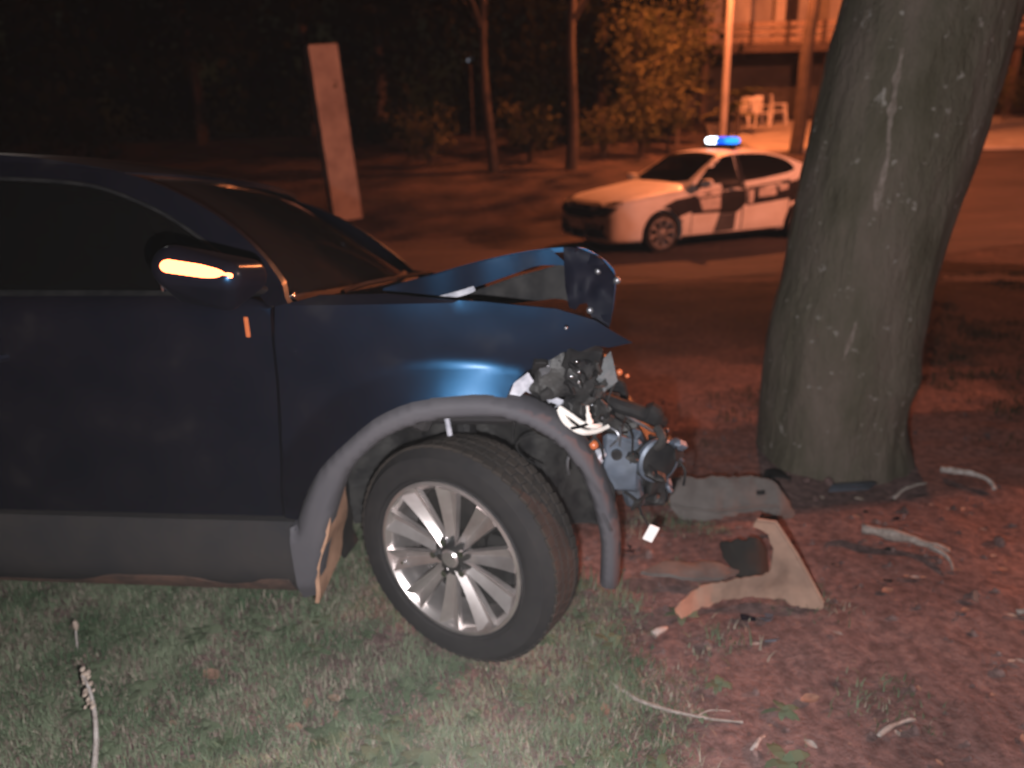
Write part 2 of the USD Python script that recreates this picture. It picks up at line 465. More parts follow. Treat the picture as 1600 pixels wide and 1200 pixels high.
usdkit.material(stage, "/World/Looks/mossy_bark", {
    "g": ("geometry", {}), "mp": ("mapping", {"scale": (1.0, 1.0, 0.35)}), "n1": ("noise_texture", {"scale": 5.0, "detail": 6.0, "roughness": 0.65}),
    "r1": ("rgb_ramp", {"ramp": [(0.30, (0.080, 0.072, 0.048)), (0.46, (0.118, 0.104, 0.077)), (0.58, (0.148, 0.122, 0.098)), (0.72, (0.185, 0.150, 0.125))]}),
    "n2": ("noise_texture", {"scale": 17.0, "detail": 3.0, "roughness": 0.6}), "r2": ("rgb_ramp", {"ramp": [(0.64, (0, 0, 0)), (0.71, (1, 1, 1))]}),
    "m": ("mix", {"color2": (0.30, 0.28, 0.25)}), "n3": ("noise_texture", {"scale": 34.0, "detail": 6.0, "roughness": 0.7}),
    "b": ("bump", {"strength": 1.0, "distance": 0.03}), "p": ("principled_bsdf", {"roughness": 0.95, "specular_ior_level": 0.15})},
    [("g.position", "mp.vector"), ("mp.vector", "n1.vector"), ("n1.fac", "r1.fac"), ("g.position", "n2.vector"), ("n2.fac", "r2.fac"), ("r1.color", "m.color1"), ("r2.color", "m.fac"),
     ("m.color", "p.base_color"), ("mp.vector", "n3.vector"), ("n3.fac", "b.height"), ("b.normal", "p.normal")], surface="p.BSDF")


# ------------------------------------------------------------------ ground
def soft(x, k):
    return k * np.logaddexp(0, x / k)


def terrain(x, y):
    """level verge, a dip down to the road, then a bank rising to the house and the wood"""
    x, y = np.asarray(x, float), np.asarray(y, float)
    r = 0.075 + 0.035 * sst(-2, 8, x)
    return -0.33 * sst(6.5, 10.5, y) + 0.19 * (soft(y - 14.2, 0.5) - soft(y - 19, 0.8)) + r * (soft(y - 19, 0.8) - soft(y - 30, 1.0))


def relief(x, y):
    p = np.stack([x, y, 0 * x], -1)
    near = np.exp(-np.maximum(0, y - 4) / 6)
    return (fbm(p * 1.3, 4, 3) - 0.5) * 0.05 * near + (fbm(p * 9.0, 3, 5) - 0.5) * 0.022 * near


def ground_z(x, y):
    return terrain(x, y) + relief(np.asarray(x, float), np.asarray(y, float))


def axis_steps(fine0, fine1, step, far0, far1):
    a = list(np.arange(fine0, fine1 + 1e-9, step))
    s, v = step, fine1
    while v < far1:
        s *= 1.12
        v += s
        a.append(v)
    s, v = step, fine0
    while v > far0:
        s *= 1.12
        v -= s
        a.insert(0, v)
    return np.array(a)


gx, gy = axis_steps(-3.0, 4.5, 0.035, -140, 140), axis_steps(0.2, 5.0, 0.035, -60, 220)
X, Y = np.meshgrid(gx, gy)
Z = ground_z(X, Y)
nx, ny = len(gx), len(gy)
q = (np.arange(ny - 1)[:, None] * nx + np.arange(nx - 1)).ravel()
structure("ground", (np.stack([X.ravel(), Y.ravel(), Z.ravel()], 1), np.stack([q, q + 1, q + nx + 1, q + nx], 1)), "earth", smooth=True)

# road: a compacted band along the patrol car
rd = np.array([0.917, 0.399])
rn = np.array([-0.399, 0.917])
us, vs = np.linspace(-30, 30, 121), np.linspace(-1, 1, 15)
ed = np.stack([us * 0.35, 0 * us, 0 * us], -1)
lo_, hi_ = -2.6 + (fbm(ed + 3, 4, 8) - 0.5) * 1.4, 3.1 + (fbm(ed + 9, 4, 9) - 0.5) * 1.4
V = []
for i, u in enumerate(us):
    for v in vs:
        w = lo_[i] + (hi_[i] - lo_[i]) * (v + 1) / 2
        p = np.array([3.0, 12.4]) + rd * u + rn * w
        V.append([p[0], p[1], float(ground_z(p[0], p[1])) + 0.006 + 0.02 * (1 - v ** 4)])
q = (np.arange(len(us) - 1)[:, None] * len(vs) + np.arange(len(vs) - 1)).ravel()
structure("road", (np.array(V), np.stack([q, q + len(vs), q + len(vs) + 1, q + 1], 1)), "road_dirt", smooth=True)

# patio of pale concrete in front of the house
structure("patio", panel(Polygon([(5.4, 20.75), (9.0, 20.4), (17.0, 20.0), (18.0, 26.9), (6.7, 27.1)]), lambda a, b: np.stack([a, b, terrain(a, b) + 0.06], 1), 0.5, 0.2, (0, 0, -1)), "patio_concrete", smooth=20)
# ------------------------------------------------------------------ the crashed car (x forward, y inward from the near side plane)
car = thing("crashed_car", "dark blue crossover with smashed front and buckled bonnet on the grass", "car", (-0.2, 1.9, 0), -6.0)
_zs = PchipInterpolator([0.2, 0.26, 0.32, 0.5, 0.6, 0.8, 0.95, 1.05, 1.128, 1.158, 1.2, 1.5, 1.58], [-0.10, -0.06, -0.035, -0.034, -0.034, -0.028, -0.019, -0.012, -0.010, -0.056, -0.095, -0.255, -0.32])
AX, AZ = 0.035, 0.42


def taper(x):
    return -0.10 * np.maximum(0, np.asarray(x, float) + 0.35) ** 1.7


def side(x, z):
    x, z = np.asarray(x, float), np.asarray(z, float)
    s = _zs(np.clip(z, 0.2, 1.58)) + taper(x) - 0.10 * np.maximum(0, -2.7 - x) ** 2
    for cx in (AX, -2.62):
        r = np.hypot(x - cx, z - AZ)
        s = s + 0.044 * np.clip((0.552 - r) / 0.100, 0, 1.05) * sst(0.50, 0.62, z)
    return s


def on_side(extra=0.0, wob=0.0, seed=0):
    def fn(a, b):
        s = side(a, b) + extra
        if wob:
            s = s + wob * (fbm(np.stack([a * 6, b * 6, 0 * a], -1), 3, seed) - 0.5)
        return np.stack([a, -s, b], 1)
    return fn


def arc(cx, cz, r, a0, a1, n=14, rz=None):
    a = np.radians(np.linspace(a0, a1, n))
    return np.stack([cx + r * np.cos(a), cz + (rz or r) * np.sin(a)], 1)


arch_out = spl([(-0.424, 0.495), (-0.404, 0.556), (-0.336, 0.676), (-0.256, 0.757), (-0.142, 0.845), (-0.037, 0.882), (0.091, 0.891), (0.2, 0.872), (0.283, 0.834), (0.366, 0.763), (0.425, 0.672), (0.469, 0.559), (0.493, 0.423), (0.490, 0.279)], 3)
arch_in = spl([(-0.385, 0.262), (-0.329, 0.478), (-0.256, 0.658), (-0.206, 0.716), (-0.112, 0.783), (0.011, 0.818), (0.131, 0.823), (0.232, 0.794), (0.315, 0.735), (0.375, 0.652), (0.415, 0.539), (0.437, 0.4), (0.435, 0.288)], 3)
# front wing, torn at the lamp
wing = np.vstack([[(-0.470, 0.50), (-0.449, 0.731), (-0.431, 0.917), (-0.425, 1.031), (-0.412, 1.125), (-0.30, 1.148), (-0.122, 1.149), (0.014, 1.137), (0.132, 1.129), (0.314, 1.105), (0.414, 1.071), (0.463, 1.037), (0.512, 1.006),
                   (0.45, 0.995), (0.414, 1.002), (0.372, 0.985), (0.332, 0.988), (0.30, 0.968), (0.265, 0.956), (0.225, 0.93), (0.196, 0.904), (0.183, 0.874)], arch_out[:24][::-1] * [1, 1] + [0, -0.006]])
obj("front_wing", panel(wing, on_side(0, 0.006, 4), 0.018, 0.006), "blue_paint", car, label="blue front wing with torn front edge")
cl = Polygon(np.vstack([[(-0.432, 0.250)], [(-0.438, 0.492)], arch_out, arch_in[::-1]]))


lo_line, li_line = shapely.LineString(arch_out), shapely.LineString(arch_in)


def clad_fn(a, b):
    p = shapely.points(np.stack([a, b], 1))
    di, do = shapely.distance(p, li_line), shapely.distance(p, lo_line)
    t = di / (di + do + 1e-9)
    e = 0.030 * np.sqrt(np.clip(1 - np.abs(2 * t - 1) ** 3, 0, 1)) - 0.008 * sst(0.72, 0.80, t)
    base = _zs(np.clip(b, 0.2, 1.58)) + taper(a)
    return np.stack([a, -(base + 0.034 + e), b], 1)


obj("wheel_arch_cladding", panel(cl, clad_fn, 0.012, 0.05), "grey_cladding", car, smooth=40)
obj("sill_cladding", panel(Polygon(np.vstack([[(-0.440, 0.490), (-0.432, 0.238), (-2.22, 0.238)], [(-2.20, 0.493)]])), lambda a, b: np.stack([a, -(_zs(np.clip(b, 0.2, 1.58)) + 0.006 + 0.030 * np.sin(np.pi * np.clip((b - 0.22) / 0.28, 0, 1))), b], 1), 0.03, 0.05), "dusty_cladding", car)
obj("sill_trim", panel(Polygon([(-0.47, 0.310), (-0.47, 0.322), (-2.2, 0.322), (-2.2, 0.310)]), lambda a, b: np.stack([a, -(_zs(b) + 0.030), b], 1), 0.05, 0.008), "black_plastic", car)
mx = np.linspace(-2.2, -0.47, 60)
obj("sill_mud", panel(Polygon(np.vstack([np.stack([mx, np.full(60, 0.243)], 1), np.stack([mx, 0.262 + 0.05 * sst(0.4, 0.7, fbm(np.stack([mx * 3, 0 * mx, 0 * mx], -1), 4, 3))], 1)[::-1]])), lambda a, b: np.stack([a, -(_zs(np.clip(b, 0.2, 1.58)) + 0.009 + 0.030 * np.sin(np.pi * np.clip((b - 0.22) / 0.28, 0, 1))), b], 1), 0.03, 0.006), "sill_mud", car, label="red mud caked along the bottom of the sill")
# doors
belt = 1.150
fd = Polygon([(-0.476, 0.503), (-0.457, 0.731), (-0.439, 0.917), (-0.433, 1.031), (-0.425, 1.118), (-0.45, 1.133), (-0.52, 1.148), (-1.50, belt), (-1.50, 0.503)])
door = obj("front_door", panel(fd, on_side(), 0.035, 0.02), "blue_paint", car)
rear_cut = Polygon(arc(-2.62, AZ, 0.475, 0, 360, 48))
rdp = Polygon([(-1.512, 0.503), (-1.512, belt), (-2.52, belt + 0.01), (-2.50, 0.95), (-2.40, 0.8), (-2.1, 0.503)]).difference(rear_cut)
rdoor = obj("rear_door", panel(rdp, on_side(), 0.05, 0.02), "blue_paint", car)
qp = Polygon([(-2.53, belt + 0.01), (-3.35, 1.17), (-3.42, 0.95), (-3.42, 0.5), (-2.1, 0.45), (-2.41, 0.8), (-2.51, 0.95)]).difference(rear_cut)
obj("rear_quarter", panel(qp, on_side(), 0.05, 0.02), "blue_paint", car)
rc = Polygon(arc(-2.62, AZ, 0.49, -15, 195, 30).tolist() + arc(-2.62, AZ, 0.415, 195, -15, 30).tolist())
obj("wheel_arch_cladding", panel(rc, on_side(0.03), 0.03, 0.05), "grey_cladding", car)
for par, x in ((door, -1.30), (rdoor, -2.34)):
    obj("handle", [tube(spl([(x - 0.10, 0.02, 0.985), (x - 0.07, -0.025, 0.99), (x + 0.07, -0.025, 0.988), (x + 0.10, 0.02, 0.983)], 4), 0.013, 8)], "blue_paint", par)
belt_poly = Polygon([(-0.50, 1.149), (-0.52, 1.158), (-2.60, 1.172), (-2.60, 1.158), (-1.5, 1.151)])
obj("belt_trim", panel(belt_poly, on_side(0.008), 0.05, 0.012), "black_plastic", car)
# side glazing, pillar and roof rail
glass_top = spl([(-0.470, 1.150), (-0.60, 1.244), (-0.805, 1.368), (-1.015, 1.436), (-1.24, 1.455), (-1.49, 1.462)], 5)
g1 = Polygon(np.vstack([glass_top, [(-1.49, 1.160), (-0.52, 1.156)]]))
obj("side_window", panel(g1, on_side(-0.012), 0.05, 0.005), "car_glass", car)
g2 = Polygon([(-1.58, 1.161), (-1.58, 1.462), (-2.1, 1.455), (-2.42, 1.43), (-2.56, 1.17)])
obj("side_window", panel(g2, on_side(-0.012), 0.06, 0.005), "car_glass", car)
obj("drip_trim", tube(np.column_stack([glass_top[:, 0], -side(glass_top[:, 0], glass_top[:, 1] + 0.006) - 0.004, glass_top[:, 1] + 0.006]), 0.006, 6), "black_plastic", car)
obj("sail_trim", panel(Polygon([(-0.535, 1.142), (-0.515, 1.142), (-0.480, 1.166), (-0.492, 1.170)]), on_side(0.010), 0.01, 0.005), "bare_bracket", car)
obj("door_pillar", panel(Polygon([(-1.49, 1.158), (-1.49, 1.464), (-1.58, 1.464), (-1.58, 1.158)]), on_side(-0.008), 0.05, 0.02), "black_plastic", car)
rail_out = spl([(-0.372, 1.120), (-0.392, 1.150), (-0.474, 1.237), (-0.587, 1.330), (-0.737, 1.413), (-0.905, 1.472), (-1.265, 1.512), (-1.9, 1.535), (-2.8, 1.505), (-3.25, 1.44)], 5)
rail_in = np.vstack([[(-3.36, 1.18), (-2.62, 1.18), (-2.50, 1.43), (-2.1, 1.462), (-1.5, 1.470)], glass_top[::-1][1:] + [0, 0.004], [(-0.43, 1.128)]])
obj("windscreen_pillar", panel(Polygon(np.vstack([rail_out, rail_in])), on_side(), 0.03, 0.03), "blue_paint", car)


def mirrored(m):
    m = m.copy()
    m.vertices[:, 1] = 1.80 - m.vertices[:, 1]
    m.vertices[:, 0] -= 0.07  # the shunt pushed the far front corner back
    m.invert()
    return m


obj("windscreen_pillar", mirrored(panel(Polygon(np.vstack([rail_out, rail_in])), on_side(), 0.05, 0.03)), "blue_paint", car)
obj("side_window", mirrored(panel(g1, on_side(-0.012), 0.08, 0.005)), "car_glass", car)
obj("side_window", mirrored(panel(g2, on_side(-0.012), 0.08, 0.005)), "car_glass", car)
left_low = Polygon([(-0.2, 0.5), (-0.2, 1.10), (-0.52, 1.148), (-2.6, 1.16), (-3.35, 1.17), (-3.42, 0.95), (-3.42, 0.5), (-2.1, 0.3), (-0.45, 0.3)]).difference(rear_cut)
obj("left_side", mirrored(panel(left_low, on_side(), 0.08, 0.02)), "blue_paint", car)
_zr = PchipInterpolator([-3.5, -3.2, -2.6, -1.9, -1.27, -0.95, -0.78, -0.70], [1.43, 1.49, 1.535, 1.555, 1.53, 1.484, 1.445, 1.425])


def roof_fn(a, b):
    qv = (b - 0.90) / 0.64
    return np.stack([a, b, _zr(a) + 0.035 * (1 - qv ** 2)], 1)


qs = np.linspace(-1, 1, 17)
roof_poly = Polygon(np.vstack([np.stack([-0.905 + 0.09 * (1 - qs ** 2), 0.90 + 0.645 * qs], 1), [(-3.30, 1.5), (-3.30, 0.3)]]))
obj("roof", panel(roof_poly, roof_fn, 0.06, 0.02, (0, 0, -1)), "blue_paint", car)


def screen_fn(t, qv):
    b = np.stack([-0.385 + 0.09 * (1 - qv ** 2) - 0.04 * (qv + 1), 0.90 + 0.80 * qv, 1.115 + 0.0 * qv], -1)
    tp = np.stack([-0.908 + 0.09 * (1 - qv ** 2) - 0.03 * (qv + 1), 0.90 + 0.645 * qv, 1.467 + 0.018 * (1 - qv ** 2)], -1)
    p = b * (1 - t)[:, None] + tp * t[:, None]
    p[:, 2] += 0.016 * np.sin(np.pi * t)
    return p


rect = Polygon([(0, -1), (1, -1), (1, 1), (0, 1)])
obj("windscreen", panel(rect, screen_fn, 0.1, 0.006, (-0.3, 0, -0.7)), "screen_glass", car)
for e, (q0, q1, t0, t1) in enumerate(((-1, 1, 0.955, 1.0), (-1, 1, 0.0, 0.035))):
    obj("screen_frit", panel(Polygon([(t0, q0), (t1, q0), (t1, q1), (t0, q1)]), lambda t, qv: screen_fn(t, qv) + [0, 0, 0.004], 0.06, 0.003, (-0.3, 0, -0.7)), "black_plastic", car)
obj("rear_hatch", panel(Polygon([(0.18, 0.5), (1.62, 0.5), (1.66, 0.95), (1.52, 1.42), (0.28, 1.42), (0.14, 0.95)]), lambda a, b: np.stack([-3.40 + 0.10 * sst(0.9, 1.45, b), a, b], 1), 0.12, 0.03, (1, 0, 0)), "blue_paint", car)
obj("rear_window", panel(Polygon([(0.26, 1.02), (1.54, 1.02), (1.46, 1.36), (0.34, 1.36)]), lambda a, b: np.stack([-3.408 + 0.10 * sst(0.9, 1.45, b), a, b], 1), 0.12, 0.004, (1, 0, 0)), "patrol_black", car)
obj("underbody", [box((-1.95, 0.9, 0.36), (2.9, 1.56, 0.14), bevel=0.03), box((-0.42, 0.9, 0.75), (0.06, 1.50, 0.72), bevel=0.02)], "black_plastic", car)
obj("dashboard", warp(box((-0.62, 0.9, 0.98), (0.36, 1.5, 0.22), bevel=0.07), 0.01, 3), "interior_cloth", car)
for sy in (0.50, 1.30):
    seat = obj("front_seat", [box((-1.30, sy, 0.66), (0.5, 0.5, 0.16), bevel=0.06), box((-1.56, sy, 0.95), (0.16, 0.46, 0.60), (0, -14, 0), bevel=0.06)], "interior_cloth", car)
    obj("headrest", box((-1.66, sy, 1.33), (0.10, 0.27, 0.17), (0, -10, 0), bevel=0.04), "interior_cloth", seat)
a_ = np.linspace(0, 2 * np.pi, 25)
obj("steering_wheel", tube(np.stack([-0.92 + 0.075 * np.sin(a_), 1.30 + 0.18 * np.cos(a_), 1.02 + 0.165 * np.sin(a_)], 1), 0.014, 6, caps=False), "black_plastic", car)
obj("cowl_panel", panel(Polygon([(-0.39, 0.1), (-0.145, 0.5), (-0.10, 0.9), (-0.145, 1.3), (-0.39, 1.7), (-0.12, 1.7), (0.03, 0.9), (-0.12, 0.1)]), lambda a, b: np.stack([a, b, 1.108 - 0.05 * (a + 0.39)], 1), 0.06, 0.02, (0, 0, -1)), "black_plastic", car)
wip = obj("wiper_arm", tube(spl([(-0.33, 0.32, 1.125), (-0.30, 0.45, 1.14), (-0.20, 0.95, 1.152)], 5), 0.008, 6), "black_plastic", car)
obj("wiper_pivot", trimesh.creation.icosphere(2, 0.014).apply_translation((-0.41, 0.12, 1.128)), "chrome", wip)
# door mirror
MX = 0.050
ms = [((-0.60, -0.09, 1.245), 0.045), ((-0.47, -0.10, 1.225), 0.042), ((-0.60, -0.19, 1.262), 0.052), ((-0.475, -0.20, 1.240), 0.040), ((-0.62, -0.12, 1.20), 0.035), ((-0.50, -0.16, 1.19), 0.035)]
hull = trimesh.convex.convex_hull(np.vstack([trimesh.creation.icosphere(2, r).vertices + c + np.array([MX, 0, 0]) for c, r in ms]))
mir = obj("door_mirror", hull, "blue_paint", car)
obj("mirror_foot", trimesh.convex.convex_hull(np.vstack([trimesh.creation.icosphere(1, 0.03).vertices * [1.6, 1, 0.6] + c for c in ((-0.49, 0.06, 1.158), (-0.52, -0.10, 1.195))])), "black_plastic", mir)
ind = [trimesh.convex.convex_hull(np.vstack([trimesh.creation.icosphere(2, r).vertices * [1, 0.6, 0.75] + c for c, r in (((-0.540, -0.236, 1.273), 0.021), ((-0.470, -0.238, 1.263), 0.020))])),
       trimesh.convex.convex_hull(np.vstack([trimesh.creation.icosphere(2, r).vertices * [1, 0.6, 0.75] + c for c, r in (((-0.470, -0.238, 1.263), 0.020), ((-0.412, -0.226, 1.248), 0.015))]))]
obj("turn_indicator", ind, "indicator_glow", mir, label="lit amber turn indicator")
obj("mirror_glass", box((-0.600, -0.13, 1.232), (0.008, 0.10, 0.06), (0, 0, 0), bevel=0.003), "chrome", mir)
obj("side_repeater", box((-0.494, 0.010, 1.070), (0.012, 0.006, 0.055), bevel=0.002), "amber_plastic", car)

# bonnet, folded up into a tent and bent down at the front
near = spl([(-0.160, 1.148), (0.0, 1.190), (0.10, 1.217), (0.20, 1.238), (0.30, 1.251), (0.365, 1.254), (0.425, 1.228), (0.468, 1.176), (0.463, 1.10), (0.452, 1.036)], 5)
far = spl([(-0.150, 1.145), (0.0, 1.155), (0.12, 1.165), (0.24, 1.185), (0.32, 1.192), (0.38, 1.188), (0.42, 1.15), (0.45, 1.08), (0.46, 1.00), (0.455, 0.92)], 5)


def bonnet_fn(a, b):
    i = np.clip(a, 0, 1) * (len(near) - 1)
    k = np.arange(len(near))
    n3 = np.stack([np.interp(i, k, near[:, 0]), np.interp(i, k, near[:, 1])], 1)
    f3 = np.stack([np.interp(i, k, far[:, 0]), np.interp(i, k, far[:, 1])], 1)
    w = sst(0.0, 0.75, b)[:, None]
    p = n3 * (1 - w) + f3 * w
    q = np.stack([a * 5, b * 4, 0 * a], -1)
    cr = (fbm(q, 3, 12) - 0.5) * 0.07 * np.sin(np.pi * np.clip(b * 1.0, 0, 1)) * sst(0.15, 0.5, a)
    return np.stack([p[:, 0] + 0.3 * cr, 0.15 + 1.5 * b, p[:, 1] + cr - 0.02 * np.sin(np.pi * b) * sst(0.5, 0.2, a)], 1)


bon = obj("bonnet", panel(Polygon([(0, 0), (1, 0), (1, 1), (0, 1)]), bonnet_fn, 0.035, 0.012, (-0.2, 0, -1)), "blue_paint", car, label="bonnet folded up like a tent", smooth=40)
fl_top = near[:27]
fl_bot = spl([(0.345, 1.205), (0.279, 1.207), (0.193, 1.182), (0.097, 1.150), (0.0, 1.124), (-0.12, 1.120)], 4)
obj("bonnet_flange", panel(Polygon(np.vstack([fl_top + [0, -0.003], fl_bot])), lambda a, b: np.stack([a, 0.135 + 0.012 * np.sin(a * 40) * 0.2 + 0.05 * (1.2 - b), b], 1), 0.02, 0.006), "blue_paint", bon)
lip = Polygon([(0.33, 1.252), (0.365, 1.252), (0.425, 1.226), (0.466, 1.176), (0.461, 1.10), (0.452, 1.036), (0.43, 1.048), (0.405, 1.064), (0.392, 1.105), (0.372, 1.10), (0.362, 1.085), (0.345, 1.09), (0.335, 1.15)])
obj("bonnet_front_fold", panel(lip, lambda a, b: np.stack([a, 0.14 + 0.10 * (fbm(np.stack([a * 14, b * 14, 0 * a], -1), 3, 5) - 0.5), b], 1), 0.015, 0.01), "blue_inside", bon)
obj("bonnet_frame", panel(Polygon([(0.04, 1.118), (0.19, 1.17), (0.32, 1.205), (0.37, 1.20), (0.36, 1.09), (0.33, 1.105), (0.30, 1.108), (0.24, 1.10), (0.10, 1.085)]), lambda a, b: np.stack([a, 0.26 + 0.05 * (fbm(np.stack([a * 9, b * 9, 0 * a], -1), 3, 6) - 0.5), b], 1), 0.02, 0.012), "black_plastic", bon)
obj("bonnet_edge", tube(spl([(-0.01, 0.132, 1.122), (0.045, 0.128, 1.131), (0.095, 0.128, 1.147)], 5), [0.003, 0.005, 0.006, 0.007, 0.008, 0.009, 0.009, 0.009, 0.009, 0.009, 0.007], 6), "bare_bracket", bon, label="bare bright metal edge of the bonnet")
for px_, py_, pz_, r_ in ((0.420, 0.125, 1.190, 0.009), (0.470, 0.14, 1.165, 0.010), (0.40, 0.14, 1.085, 0.010), (0.34, 0.02, 1.065, 0.005)):
    obj("bolt", trimesh.creation.icosphere(1, r_).apply_translation((px_, py_, pz_)), "steel", bon)

# wheel housing
def liner(a0, a1, r0, y0, y1, n=18):
    a = np.radians(np.linspace(a0, a1, n))
    yy = np.linspace(y0, y1, 5)
    A, B = np.meshgrid(a, yy)
    rr = r0 + 0.008 * np.sin(A * 17)
    V = np.stack([AX + rr * np.cos(A), B, AZ + rr * np.sin(A)], -1).reshape(-1, 3)
    F = []
    for i in range(4):
        for j in range(n - 1):
            k = i * n + j
            F += [[k, k + 1, k + n + 1], [k, k + n + 1, k + n]]
    m = trimesh.Trimesh(V, F, process=False)
    m2 = trimesh.Trimesh(V + np.stack([np.cos(A), 0 * A, np.sin(A)], -1).reshape(-1, 3) * 0.006, np.array(F)[:, ::-1], process=False)
    return trimesh.util.concatenate([m, m2])


obj("wheel_liner", [liner(8, 146, 0.425, 0.03, 0.36), liner(146, 200, 0.427, 0.21, 0.36)], "liner_plastic", car, smooth=40)
_fx = PchipInterpolator([0.24, 0.262, 0.478, 0.658, 0.70], [-0.388, -0.383, -0.333, -0.262, -0.24])
obj("mud_flap", panel(Polygon([(-0.01, 0.245), (-0.015, 0.40), (-0.01, 0.62), (0.02, 0.66), (0.09, 0.60), (0.15, 0.50), (0.20, 0.42), (0.205, 0.33), (0.18, 0.295), (0.10, 0.27)]), lambda a, b: np.stack([_fx(b) + 0.012 * np.sin(b * 30) * 0.5, a, b], 1), 0.02, 0.012, (-1, 0, 0)), "muddy_liner", car, label="tan mud flap behind the front wheel, lit orange")
obj("inner_wing", panel(Polygon(np.vstack([arc(AX, AZ, 0.43, -12, 192, 30)])), lambda a, b: np.stack([a, 0.40 + 0.03 * np.sin(a * 20) + 0 * b, b], 1), 0.05, 0.03), "engine_black", car)
obj("suspension_strut", [tube([(0.03, 0.27, 0.50), (0.015, 0.29, 0.95)], 0.035, 12), tube([(0.0, 0.2, 0.36), (0.0, 0.5, 0.34)], 0.05, 10)], "engine_black", car)
obj("brake_hose", tube([(0.012, 0.10, 0.735), (0.004, 0.10, 0.80)], 0.008, 8), "bare_bracket", car)
obj("strut_mount", [box((0.06, 0.16, 0.80), (0.30, 0.10, 0.08), (8, 0, 0), bevel=0.02), box((-0.10, 0.13, 0.78), (0.12, 0.06, 0.06), (0, 25, 0), bevel=0.015)], "dusty_cladding", car)


# ---- wheels
def wheel_parts(parent, centre, steer, tyre_r, rim_r, width, nspoke, first, m_tyre="tyre_rubber", m_tread="tread_rubber", m_rim="alloy", m_dark="alloy_dark", detail=True, name="front_wheel"):
    w = group_part(name, parent)
    T = trimesh.transformations.rotation_matrix(math.radians(steer), [0, 0, 1])
    T[:3, 3] = centre

    def put(nm, m, mm, smooth=35, lab=None):
        m = (trimesh.util.concatenate(m) if isinstance(m, list) else m).copy()
        m.apply_transform(T)
        return obj(nm, m, mm, w, smooth=smooth, label=lab)
    sw = tyre_r - rim_r
    prof = [(rim_r - 0.004, 0.012), (rim_r + 0.006, 0.004), (rim_r + sw * 0.18, -0.010), (rim_r + sw * 0.45, -0.016), (rim_r + sw * 0.72, -0.010), (tyre_r - 0.022, 0.004), (tyre_r - 0.008, 0.018), (tyre_r - 0.004, 0.024),
            (tyre_r - 0.004, width - 0.024), (tyre_r - 0.008, width - 0.018), (tyre_r - 0.024, width), (rim_r + sw * 0.4, width + 0.012), (rim_r, width - 0.01)]
    put("tyre", lathe(prof[::-1], 72), m_tyre)
    if detail:
        tr = []
        n = 64
        for i in range(n):
            a = 2 * np.pi * i / n
            for j, (y0, y1, sk) in enumerate(((0.012, 0.042, 0.10), (0.047, 0.076, -0.06), (0.081, 0.110, 0.06), (0.115, 0.144, -0.10))):
                b = box((0, (y0 + y1) / 2, tyre_r - 0.007), (0.0315, y1 - y0, 0.010), (0, 0, math.degrees(sk) * 2), bevel=0.003)
                b.apply_transform(trimesh.transformations.rotation_matrix(a + (j % 2) * np.pi / n, [0, 1, 0]))
                tr.append(b)
        put("tread", tr, m_tread)
        put("tyre_rib", [lathe([(rim_r + 0.018, -0.012), (rim_r + 0.022, -0.017), (rim_r + 0.026, -0.013), (rim_r + 0.022, -0.008)][::-1], 64)], m_tyre)
    lip = [(rim_r - 0.012, 0.002), (rim_r, -0.010), (rim_r + 0.010, -0.008), (rim_r + 0.010, 0.004), (rim_r - 0.004, 0.016), (rim_r - 0.014, 0.05), (rim_r - 0.016, width), (rim_r - 0.024, width), (rim_r - 0.024, 0.05), (rim_r - 0.020, 0.012)]
    put("rim", lathe(lip[::-1], 72), m_rim)
    disc = [(0.02, 0.085), (rim_r * 0.74, 0.085), (rim_r * 0.74, 0.11), (0.02, 0.11)]
    put("brake_disc", lathe(disc[::-1], 40), m_dark)
    put("wheel_well", lathe([(0.02, width - 0.04), (rim_r - 0.02, width - 0.04), (rim_r - 0.02, width - 0.02), (0.02, width - 0.02)][::-1], 32), m_dark)
    if detail:
        cal = box((rim_r * 0.58, 0.075, 0), (0.10, 0.07, 0.16), bevel=0.02)
        put("brake_calliper", cal, m_dark)
    for k in range(nspoke):
        a = first + 2 * np.pi * k / nspoke
        r0, r1 = rim_r * 0.17, rim_r - 0.008
        wi, wo = rim_r * 0.072, rim_r * 0.176
        st = np.linspace(0, 1, 6)
        V = []
        for t in st:
            rr = r0 + (r1 - r0) * t
            hw = wi + (wo - wi) * t ** 1.25
            dp = 0.012 - 0.020 * t + 0.018 * (1 - t) * t
            V += [(rr, dp + 0.012, -hw), (rr, dp - 0.004, -hw * 0.88), (rr, dp + 0.010 + 0.007 * t, 0), (rr, dp - 0.004, hw * 0.88), (rr, dp + 0.012, hw), (rr, dp + 0.036, 0)]
        V = np.array(V)
        F = []
        for i in range(5):
            for j in range(6):
                p, q_ = i * 6 + j, i * 6 + (j + 1) % 6
                F += [[p, q_, q_ + 6], [p, q_ + 6, p + 6]]
        F += [[0, 2, 1], [0, 3, 2], [0, 4, 3], [0, 5, 4], [30, 31, 32], [30, 32, 33], [30, 33, 34], [30, 34, 35]]
        m = trimesh.Trimesh(V, F, process=False)
        m.fix_normals()
        m.apply_transform(trimesh.transformations.rotation_matrix(-a, [0, 1, 0]))
        put("spoke", m, m_rim, smooth=25)
    hub = [(0.001, 0.002), (rim_r * 0.12, 0.000), (rim_r * 0.15, 0.006), (rim_r * 0.27, 0.016), (rim_r * 0.30, 0.030), (rim_r * 0.26, 0.07), (0.001, 0.07)]
    put("hub", lathe(hub[::-1], 40), m_rim if not detail else m_dark)
    put("hub_cap", lathe([(0.001, -0.006), (rim_r * 0.10, -0.005), (rim_r * 0.125, 0.001), (rim_r * 0.12, 0.01), (0.001, 0.01)][::-1], 32), m_rim)
